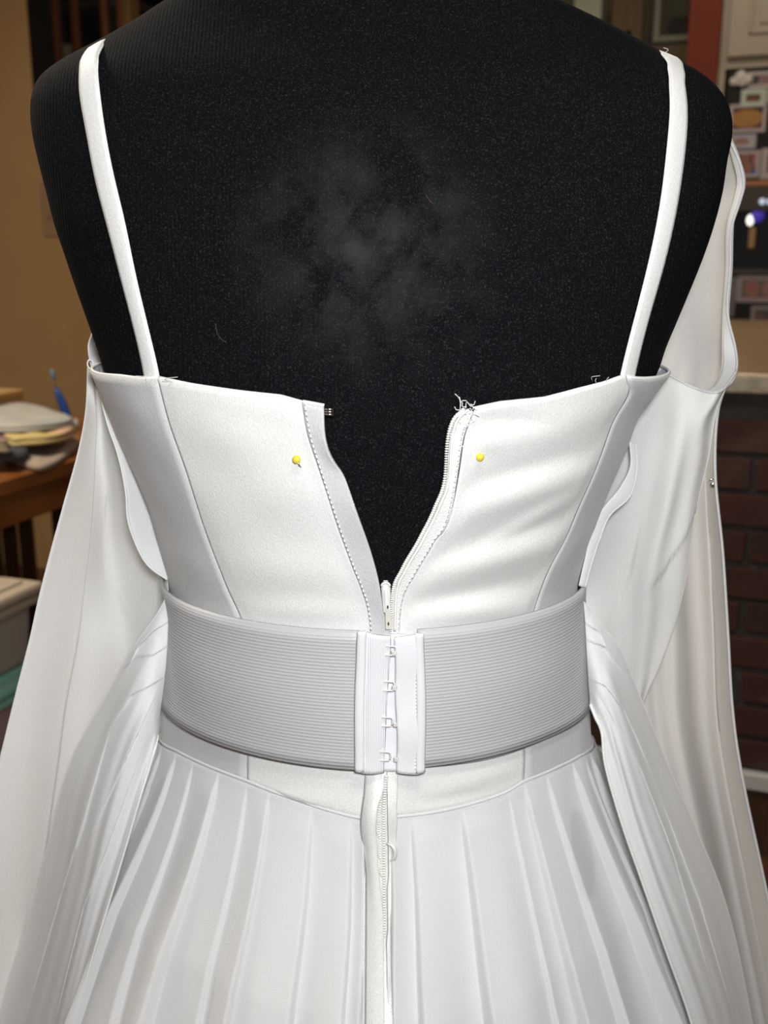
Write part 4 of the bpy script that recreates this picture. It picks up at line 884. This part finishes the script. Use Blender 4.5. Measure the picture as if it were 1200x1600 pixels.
# ------------------------------------------------------------------ chiffon sheets: sleeves and side drapes
def catmull2(C, nr, nc):
    C = np.asarray(C, float)
    A_ = np.array([resample_uniform(C[:, j], nr) for j in range(C.shape[1])]).transpose(1, 0, 2)
    return np.array([resample_uniform(A_[i], nc) for i in range(nr)])
def resample_uniform(P, n):
    P = np.asarray(P, float); x = np.arange(len(P)); xn = np.linspace(0, len(P) - 1, n)
    return np.array([smooth_interp(x, P[:, k], xn) for k in range(P.shape[1])]).T
def sheet(name, ctrl, m, parent, nr=90, nc=60, disp=None, th=0.0005, extend=None):
    W = np.array([[at_y(px, py, y) for (px, py, y) in row] for row in ctrl])
    if extend is not None:
        last, prev = W[-1], W[-2]; d = last - prev
        k = (last[:, 2:3] - extend) / np.maximum(-d[:, 2:3], 0.02)
        W = np.concatenate([W, (last + d * k * 0.5 * [0.7, 0.7, 1])[None], (last + d * k * [0.55, 0.55, 1])[None]])
    G = catmull2(W, nr, nc)
    if disp is not None:
        r_, c_ = np.meshgrid(np.linspace(0, 1, nr), np.linspace(0, 1, nc), indexing='ij'); dd = disp(r_, c_, G)
        G = G + dd
    o = obj(name, G.reshape(-1, 3), grid_faces(nr, nc), m, parent); solid(o, th, 0.0); return o, G
def edge_roll(parent, pts, r, m=None, name='rolled_hem'):
    m = m or M['chiffon_side']; V, Fc = tube_geo(pts, r, 6); return obj(name, V, Fc, m or M['thread'], parent)

def lips(lines):          # overlapping fold edges: cloth raised on one side of a line, stepping down on the other
    def f(X, Y):
        d = np.zeros_like(X)
        for pts, amp, wd in lines:
            best = np.full(X.shape, 1e9); sg = np.zeros_like(X); tt = np.zeros_like(X)
            for k in range(len(pts) - 1):
                (x0, y0), (x1, y1) = pts[k], pts[k + 1]; dx, dy = x1 - x0, y1 - y0; L2 = dx * dx + dy * dy
                t = np.clip(((X - x0) * dx + (Y - y0) * dy) / L2, 0, 1); q = np.hypot(X - x0 - t * dx, Y - y0 - t * dy)
                c = dx * (Y - y0) - dy * (X - x0); u = q < best; best = np.where(u, q, best); sg = np.where(u, np.sign(c), sg); tt = np.where(u, (k + t) / (len(pts) - 1), tt)
            d += amp * np.exp(-best / wd) * (sg > 0) * np.sin(math.pi * np.clip(tt, 0.03, 0.97))**0.5
        return d
    return f
# left sleeve: open slit sleeve hanging from the underarm
cl_ = [
 [(137, 574, .010), (146, 578, .000), (152, 580, -.006), (158, 582, -.010), (164, 584, -.012)],
 [(134, 640, .000), (150, 645, .010), (160, 640, .012), (166, 640, -.006), (176, 640, -.016)],
 [(122, 705, -.010), (148, 700, .012), (165, 705, .016), (180, 700, -.004), (198, 705, -.016)],
 [(98, 790, -.020), (144, 785, .012), (170, 790, .026), (200, 785, .004), (220, 790, -.014)],
 [(78, 860, -.026), (138, 855, .010), (170, 860, .034), (214, 850, .016), (232, 848, -.010)],
 [(58, 935, -.030), (130, 930, .008), (180, 925, .030), (244, 890, .014), (258, 880, -.010)],
 [(42, 1005, -.032), (122, 1000, .006), (185, 1000, .018), (240, 960, .010), (266, 930, -.010)],
 [(18, 1100, -.034), (103, 1100, .004), (175, 1100, .020), (230, 1060, .016), (266, 1020, .000)],
 [(-6, 1200, -.036), (90, 1195, .002), (165, 1195, .022), (225, 1170, .022), (262, 1130, .014)],
 [(-55, 1400, -.040), (62, 1392, .000), (150, 1395, .022), (215, 1390, .030), (250, 1380, .034)],
 [(-120, 1680, -.045), (25, 1680, -.005), (125, 1680, .020), (200, 1680, .034), (240, 1680, .044)]]
lipS = lips([([(182, 735), (166, 780), (161, 850), (168, 905), (190, 950)], -.0022, 20), ([(250, 930), (215, 1000), (180, 1060)], .0018, 20)])
def dsl(r, c, G):
    D_ = np.zeros_like(G); D_[..., 1] = 0.004 * np.sin(c * 9 + r * 4) * np.clip(r * 2, 0, 1) + 0.0025 * np.sin(c * 23 + 2) * np.clip(r * 2 - .5, 0, 1); X, Y = project(G); D_[..., 1] -= lipS(X, Y); return D_
sL, G = sheet('sleeve', cl_, M['chiffon_sleeve'], dress, 110, 60, dsl, extend=0.25)
edge_roll(sL, G[:, 0] + [0, -.0002, 0], 0.0003)
edge_roll(sL, G[:95, 15] + [0, -.0008, 0], 0.0006, M['seam'], 'sleeve_seam')
def ribbon(name, Lp, Rp, m, parent, n=60, nu=7, th=0.0006):
    Lw = resample([at_y(*p) for p in Lp], n); Rw = resample([at_y(*p) for p in Rp], n); V = []
    for a_, b_ in zip(Lw, Rw):
        for k in range(nu): V.append(a_ + (b_ - a_) * k / (nu - 1) + np.array([0, -0.0005 * math.sin(math.pi * k / (nu - 1)), 0]))
    o = obj(name, V, grid_faces(n, nu), m, parent); solid(o, th, 0.0); return o, Lw, Rw
# its hem band beside the bodice
hb, Lw, Rw = ribbon('sleeve_hem', [(154, 592, -.016), (163, 640, -.020), (172, 672, -.022), (182, 700, -.023), (197, 768, -.024), (201, 815, -.023), (209, 840, -.022), (234, 885, -.021), (262, 905, -.022)],
       [(166, 590, -.010), (184, 640, -.014), (198, 680, -.014), (212, 715, -.012), (232, 770, -.012), (240, 815, -.012), (246, 842, -.012), (262, 872, -.014), (272, 900, -.016)], M['chiffon_side'], dress)
edge_roll(hb, Lw + [0, -.0008, 0], 0.0007, M['thread'], 'stitching')
# small band of the left sleeve passing behind the form and its thread loop
bd_, Lw, Rw = ribbon('sleeve_band', [(150, 515, .05), (143, 526, .02), (139, 540, .012), (140, 556, .006), (144, 574, .002), (146, 590, -.002)], [(172, 520, .06), (164, 530, .04), (160, 545, .03), (162, 560, .018), (166, 574, .006), (168, 588, .0)], M['chiffon_side'], dress, 30)
edge_roll(bd_, Lw, 0.0008)
lp = at_y(141, 569, -.002); V, Fc = tube_geo([lp + [0.0017 * math.cos(q), 0, 0.0026 * math.sin(q)] for q in np.linspace(0, 2 * math.pi, 17)[:-1]], 0.0005, 6, True); obj('thread_loop', V, Fc, M['thread'], dress)

# right sleeve: far wall seen inside the cowl, near wall, and the inner hem
cf = [
 [(1110, 205, .050), (1122, 210, .046), (1132, 214, .042), (1139, 216, .040)],
 [(1095, 250, .060), (1120, 250, .054), (1140, 250, .046), (1153, 250, .038)],
 [(1085, 292, .066), (1115, 292, .060), (1142, 292, .050), (1161, 290, .038)],
 [(1070, 345, .070), (1100, 345, .064), (1128, 345, .054), (1144, 345, .040)],
 [(1045, 420, .074), (1085, 420, .068), (1120, 420, .056), (1141, 420, .040)],
 [(1015, 500, .076), (1065, 500, .072), (1110, 500, .058), (1136, 500, .040)],
 [(1005, 570, .078), (1060, 570, .074), (1112, 570, .058), (1146, 566, .036)],
 [(1000, 640, .078), (1050, 640, .074), (1098, 640, .058), (1122, 640, .036)],
 [(990, 740, .078), (1040, 740, .072), (1090, 740, .056), (1117, 740, .030)],
 [(975, 860, .076), (1035, 860, .070), (1094, 860, .050), (1128, 860, .022)],
 [(965, 980, .074), (1035, 980, .066), (1100, 980, .044), (1135, 980, .014)],
 [(970, 1110, .074), (1040, 1110, .064), (1105, 1110, .040), (1142, 1110, .006)],
 [(990, 1220, .074), (1060, 1220, .062), (1120, 1220, .036), (1158, 1220, .000)],
 [(1030, 1400, .074), (1100, 1400, .060), (1155, 1400, .034), (1196, 1400, -.006)],
 [(1070, 1680, .074), (1150, 1680, .058), (1210, 1680, .030), (1252, 1680, -.014)]]
def dsf(r, c, G):
    D_ = np.zeros_like(G); D_[..., 1] = (0.006 * np.sin(c * 14 + r * 3) + 0.003 * np.sin(c * 31)) * np.clip((r - 0.35) * 3, 0, 1); return D_
sF, G = sheet('sleeve', cf, M['chiffon_far'], dress, 120, 50, dsf, extend=0.25)
edge_roll(sF, G[:48, -1] + [0, -.0006, 0], 0.0014, M['satin_side'])
edge_roll(sF, G[48:, -1] + [0, -.0006, 0], 0.0010, M['satin_side'])
rim, Lw, Rw = ribbon('sleeve_rim', [(1138, 222, .036), (1146, 250, .034), (1153, 285, .033), (1148, 310, .034), (1138, 345, .036), (1135, 420, .036), (1130, 490, .034), (1129, 540, .028), (1128, 575, .018), (1118, 600, .008), (1104, 612, -.002)],
       [(1141, 220, .032), (1156, 255, .030), (1162, 290, .029), (1156, 315, .030), (1145, 348, .032), (1141, 420, .032), (1137, 490, .030), (1149, 545, .020), (1151, 575, .008), (1140, 600, -.004), (1118, 613, -.010)], M['chiffon_side'], dress, 60)
edge_roll(rim, Rw, 0.0009, M['satin_side']); edge_roll(rim, Lw, 0.0004, M['thread'], 'stitching')
cn = [
 [(1022, 572, .004), (1050, 588, .000), (1080, 604, -.006), (1108, 612, -.010), (1132, 606, -.010), (1150, 580, .004)],
 [(995, 620, .012), (1040, 622, -.002), (1070, 626, -.008), (1098, 630, -.012), (1118, 630, -.012), (1132, 614, -.004)],
 [(970, 660, .016), (1030, 660, -.004), (1058, 660, -.010), (1084, 662, -.014), (1102, 662, -.012), (1119, 655, -.006)],
 [(940, 720, .020), (1012, 720, -.004), (1042, 720, -.010), (1068, 722, -.014), (1090, 722, -.012), (1109, 715, -.006)],
 [(915, 800, .022), (990, 800, .002), (1020, 800, -.006), (1046, 802, -.012), (1068, 802, -.010), (1087, 800, -.004)],
 [(895, 900, .022), (955, 900, .012), (988, 900, .002), (1018, 900, -.006), (1046, 900, -.006), (1071, 898, .000)],
 [(912, 975, .010), (945, 978, .014), (978, 980, .006), (1006, 980, .000), (1030, 978, .000), (1052, 972, .004)],
 [(918, 1040, .012), (945, 1045, .016), (970, 1045, .010), (992, 1045, .006), (1012, 1044, .006), (1028, 1040, .008)],
 [(930, 1100, .018), (950, 1105, .020), (968, 1105, .016), (984, 1105, .012), (996, 1105, .012), (1004, 1100, .014)],
 [(950, 1180, .026), (962, 1180, .026), (974, 1180, .024), (984, 1180, .022), (990, 1180, .022), (996, 1178, .022)]]
lipN = lips([([(1100, 760), (1070, 840), (1040, 890), (1015, 920)], .0024, 30), ([(935, 990), (985, 900), (1000, 820)], .0015, 40)])
def dsn(r, c, G):
    D_ = np.zeros_like(G); D_[..., 1] = 0.002 * np.sin(c * 7 + r * 5) + 0.0015 * np.sin(c * 17 - r * 9); X, Y = project(G); D_[..., 1] -= lipN(X, Y); return D_
sN, G = sheet('sleeve', cn, M['chiffon_sleeve'], dress, 90, 60, dsn)
edge_roll(sN, G[0] + [0, -.0004, 0], 0.0009, M['satin_side']); edge_roll(sN, G[:, -1] + [0, -.0003, 0], 0.0004, M['seam'])
hb, Lw, Rw = ribbon('sleeve_hem', [(983, 690, -.010), (984, 730, -.014), (968, 762, -.018), (938, 800, -.022), (922, 840, -.026), (912, 880, -.028), (904, 915, -.030)],
       [(993, 690, -.008), (995, 735, -.012), (984, 775, -.016), (952, 806, -.020), (936, 845, -.024), (924, 882, -.026), (914, 918, -.028)], M['chiffon_side'], dress)
edge_roll(hb, Rw + [0, -.0005, 0], 0.0005)
c = at_y(1115, 757, .030); g = [sphere_geo(tuple(c), 0.0022, 10, 8, (1, .5, 1)), tube_geo([c + [0.0026 * math.cos(q) - .0005, -.0006, 0.0034 * math.sin(q) + .001] for q in np.linspace(0.5, 2.6, 8)], 0.0005, 6)]
V, Fc = merge(g); tag(obj('snap', V, Fc, M['steel'], dress), 'small metal snap on the right sleeve edge')

# side drapes gathered at the waist (left, then right)
def hem_y(px, py, off):
    ph_, z = cast_skirt(px, py, off); p = skirt(np.float64(ph_), np.float64(z), off); return (px, py, float(p[1]))
oL = [
 [(264, 925, -.030), (263, 962, -.032), (262, 1000, -.034), (259, 1045, -.036), (254, 1085, -.038), (249, 1120, -.040), (247, 1148, -.042)],
 [(246, 958, -.030), (240, 990, -.034), (236, 1030, -.040), (236, 1070, -.046), (240, 1105, -.048), (242, 1140, -.048), (243, 1168, -.048)],
 [(214, 1004, -.028), (206, 1042, -.034), (206, 1078, -.044), (212, 1112, -.052), (222, 1146, -.054), (230, 1178, -.052), (232, 1204, -.054)],
 [(172, 1078, -.024), (168, 1110, -.032), (174, 1140, -.044), (186, 1172, -.054), (200, 1202, -.058), (212, 1234, -.058), (216, 1256, -.062)],
 [(112, 1188, -.018), (118, 1218, -.030), (136, 1248, -.044), (154, 1274, -.056), (170, 1300, -.062), (184, 1326, -.064), (190, 1345, -.068)],
 [(72, 1330, -.014), (88, 1352, -.028), (108, 1374, -.044), (126, 1394, -.056), (140, 1412, -.064), (152, 1430, -.068), (160, 1444, -.074)],
 [(40, 1450, -.010), (58, 1470, -.026), (78, 1486, -.042), (98, 1500, -.056), (114, 1512, -.066), (126, 1524, -.072), (133, 1534, -.078)],
 [(-30, 1580, -.006), (10, 1596, -.022), (42, 1606, -.040), (68, 1612, -.056), (88, 1616, -.068), (102, 1618, -.076), (110, 1620, -.084)],
 [(-80, 1700, .000), (-35, 1710, -.020), (5, 1714, -.040), (40, 1716, -.058), (66, 1718, -.072), (82, 1720, -.080), (92, 1722, -.088)]]
def fl(seed, n, lp):
    def f(r, c, G):
        D_ = np.zeros_like(G); ed = np.clip(c * 7, 0, 1) * np.clip((1 - c) * 7, 0, 1)
        w_ = 2 * math.pi * n * (c + 0.03 * np.sin(r * 6 + seed)) + seed
        fold_ = np.sin(w_ + 0.8 * np.sin(w_)) + 0.2 * np.sin(w_ * 2.3 + 1.7 + r * 4)
        D_[..., 1] = -0.0012 * fold_ * ed * np.clip(r * 4, 0.0, 1) * (0.5 + 0.8 * r)
        X, Y = project(G); D_[..., 1] -= lp(X, Y); return D_
    return f
lipL = lips([([(262, 972), (240, 985), (218, 1008), (208, 1030)], .0026, 18), ([(260, 1010), (240, 1022), (215, 1026), (185, 1050)], .0022, 16), ([(256, 1058), (235, 1070), (205, 1085), (190, 1110)], .0026, 16), ([(248, 1075), (225, 1125), (195, 1190), (150, 1290)], .0016, 26), ([(170, 1150), (130, 1290), (95, 1400), (40, 1590)], .0020, 26), ([(215, 1190), (180, 1290), (130, 1420), (85, 1600)], .0016, 26)])
lipR = lips([([(945, 1010), (935, 985), (916, 975)], .0022, 14), ([(965, 1040), (945, 1010), (918, 1000)], .0022, 14), ([(1010, 1190), (975, 1110), (945, 1070), (918, 1060)], .0022, 16), ([(1100, 1500), (1050, 1330), (1000, 1200), (950, 1110)], .0016, 26), ([(1150, 1600), (1090, 1400), (1040, 1270)], .0016, 26)])
dL, G = sheet('side_drape', oL, M['chiffon_side'], dress, 130, 170, fl(0.3, 3.2, lipL), extend=0.3)
edge_roll(dL, G[:, -1] + [0, -.0010, 0], 0.0009, M['satin_strap'], 'stitched_edge'); edge_roll(dL, G[:, 0] + [0, -.0004, 0], 0.0004)
oR = [
 [(912, 940, -.030), (914, 970, -.032), (916, 1005, -.034), (918, 1040, -.036), (920, 1068, -.038), (922, 1090, -.040), (922, 1100, -.042)],
 [(940, 978, -.028), (940, 1008, -.034), (938, 1040, -.040), (936, 1068, -.046), (934, 1092, -.048), (932, 1112, -.048), (930, 1120, -.048)],
 [(966, 1008, -.026), (962, 1042, -.034), (958, 1072, -.044), (954, 1098, -.050), (950, 1120, -.052), (944, 1138, -.052), (940, 1144, -.052)],
 [(1000, 1088, -.022), (992, 1116, -.034), (984, 1142, -.046), (976, 1162, -.054), (968, 1180, -.058), (960, 1192, -.058), (946, 1196, -.058)],
 [(1044, 1196, -.018), (1030, 1220, -.032), (1018, 1242, -.046), (1006, 1258, -.056), (996, 1272, -.062), (986, 1280, -.064), (971, 1284, -.066)],
 [(1086, 1292, -.014), (1070, 1314, -.030), (1054, 1334, -.046), (1040, 1350, -.058), (1028, 1364, -.066), (1018, 1372, -.070), (1003, 1376, -.072)],
 [(1130, 1400, -.010), (1114, 1424, -.028), (1098, 1444, -.044), (1082, 1458, -.058), (1068, 1470, -.068), (1056, 1478, -.074), (1040, 1482, -.078)],
 [(1162, 1530, -.006), (1150, 1550, -.024), (1138, 1568, -.042), (1124, 1580, -.056), (1110, 1590, -.068), (1098, 1596, -.076), (1081, 1600, -.082)],
 [(1186, 1680, .000), (1178, 1700, -.020), (1168, 1712, -.040), (1156, 1718, -.056), (1142, 1722, -.070), (1128, 1726, -.080), (1111, 1728, -.088)]]
dR, G = sheet('side_drape', oR, M['chiffon_side'], dress, 130, 170, fl(1.1, 2.6, lipR), extend=0.3)
edge_roll(dR, G[:, -1] + [0, -.0010, 0], 0.0010, M['satin_strap'], 'stitched_edge'); edge_roll(dR, G[:, 0] + [0, -.0004, 0], 0.0004)

# ------------------------------------------------------------------ elastic waist cincher with hook-and-eye closure
BO = 0.0085
belt = empty('elastic_belt', (0, 0, zBB)); tag(belt, 'wide white ribbed elastic belt with hook and eye back closure', 'belt')
pL, pR = cast(566, 1090, BO)[0], cast(656, 1090, BO)[0]
def band(name, p0, p1, z0, z1, off, m, n=80, nv=14, th=0.0022, wob=0.0):
    Zg, Pg = np.meshgrid(np.linspace(z1, z0, nv), np.linspace(p0, p1, n), indexing='ij')
    zz = (Zg - z0) / (z1 - z0); Zg = Zg + wob * np.sin(Pg * 9) * (1 - zz)
    o = obj(name, local(belt, body(Pg, Zg, off + 0.0004 * np.sin(math.pi * zz)).reshape(-1, 3)), grid_faces(nv, n), m, belt); solid(o, th); return o
band('elastic_band', -math.pi, pL, zBB, zBT, BO, M['elastic'], 110)
band('elastic_band', pR, math.pi, zBB, zBT, BO, M['elastic'], 110, wob=0.0006)
def bpanel(name, L, R, off, m, th=0.0015, nu=14, nv=40, lift=None, wr=None, parent=None):
    Lp = resample([to_pz(p, off) for p in L], nv); Rp = resample([to_pz(p, off) for p in R], nv); s = np.linspace(0, 1, nu)
    G = Lp[:, None, :] * (1 - s[None, :, None]) + Rp[:, None, :] * s[None, :, None]; o_ = np.full(G.shape[:2], off)
    if lift is not None: o_ = o_ + lift(s[None, :], np.linspace(0, 1, nv)[:, None])
    o = obj(name, local(belt, body(G[..., 0], G[..., 1], o_).reshape(-1, 3)), grid_faces(nv, nu), m, parent or belt); solid(o, th); return o
bpanel('backing_tape', [(600, 990), (598, 1090), (594, 1203)], [(632, 990), (632, 1090), (630, 1204)], BO - 0.0008, M['tape'])
et = bpanel('eye_tape', [(566, 985), (562, 1090), (560, 1204)], [(610, 992), (603, 1090), (598, 1205)], BO + 0.0022, M['tape_rib'], 0.0024, lift=lambda s, t: 0.0016 * np.sin(math.pi * s) - 0.0008 * np.exp(-((s - .25) / .12)**2) * (t < 0.9))
ht = bpanel('hook_tape', [(618, 994), (619, 1010), (620, 1090), (623, 1150), (622, 1206)], [(656, 988), (657, 1010), (657, 1090), (658, 1150), (656, 1208)], BO + 0.0030, M['tape'], 0.0022, lift=lambda s, t: 0.0009 * np.sin(math.pi * np.clip(s, 0, 1))**0.6 + 0.0005 * np.sin(t * 11))
bpanel('edge_binding', [(561, 985), (556, 1090), (556, 1204)], [(570, 985), (567, 1090), (566, 1204)], BO + 0.0044, M['tape'], 0.0016, 6, lift=lambda s, t: 0.0008 * np.sin(math.pi * s) + 0 * t)
bpanel('edge_binding', [(652, 988), (654, 1090), (653, 1206)], [(661, 988), (664, 1090), (663, 1204)], BO + 0.0046, M['tape'], 0.0016, 6, lift=lambda s, t: 0.0008 * np.sin(math.pi * s) + 0 * t)
def bstitch(pts, off, parent):
    P = on_body(pts, off, 300); d = np.r_[0, np.cumsum(np.linalg.norm(np.diff(P, axis=0), axis=1))]; g = []
    for s in np.arange(0, d[-1] - .002, .0021):
        g.append(tube_geo(np.array([[np.interp(x, d, P[:, k]) for k in range(3)] for x in (s, s + .0013)]), 0.0004, 5))
    V, Fc = merge(g); obj('stitching', local(belt, V), Fc, M['thread'], parent)['kind'] = 'stuff'
bstitch([(572, 990), (568, 1090), (567, 1202)], BO + 0.0052, et); bstitch([(650, 992), (652, 1090), (651, 1204)], BO + 0.0056, ht)
for (ex, ey), (hx, hy) in zip([(611, 1015), (608, 1070), (605, 1125), (602, 1179)], [(616, 1017), (617, 1072), (619, 1129), (620, 1183)]):
    c = body(*cast(ex, ey, BO + .004), BO + .0052)
    w_, h_ = 0.0030, 0.0026
    pts = [c + np.array([x, -0.0004, z]) for x, z in ((-w_, h_), (0, h_), (w_ * .75, h_ * .95), (w_, h_ * .6), (w_, -h_ * .6), (w_ * .75, -h_ * .95), (0, -h_), (-w_, -h_))]
    V, Fc = tube_geo(pts, 0.00045, 6); obj('eye_loop', local(belt, V), Fc, M['whitemetal'], et)
    c = body(*cast(hx, hy, BO + .004), BO + .0064); g = []
    for k in (-1, 0, 1): g.append(tube_geo([c + [0.0012, 0.0016, k * .0008], c + [0.0004, -.0002, k * .0008], c + [-.0010, -.0004, k * .0008], c + [-.0014, 0.0008, k * .0008]], 0.00032, 6))
    V, Fc = merge(g); obj('hook', local(belt, V), Fc, M['whitemetal'], ht)

# ------------------------------------------------------------------ two pins with yellow ball heads
for (px, py), lab, sh in (((461, 718), 'yellow ball-head pin stuck in the left bodice beside the placket', (0.003, -.002, -.006)), ((753, 714), 'yellow ball-head pin stuck in the right bodice beside the zipper', (0.0, .004, -.004))):
    c = body(*cast(px, py, OFF + .006), OFF + .0055)
    e = empty('sewing_pin', c); tag(e, lab, 'pin', 'yellow headed pins in the bodice')
    V, Fc = sphere_geo((0, 0, 0), 0.0022, 16, 12); obj('pin_head', V, Fc, M['yellow'], e)
    V, Fc = tube_geo([(0, 0, 0), tuple(np.array(sh) * .5), (sh[0], 0.004, sh[2])], 0.00035, 6); obj('pin_shaft', V, Fc, M['steel'], e)
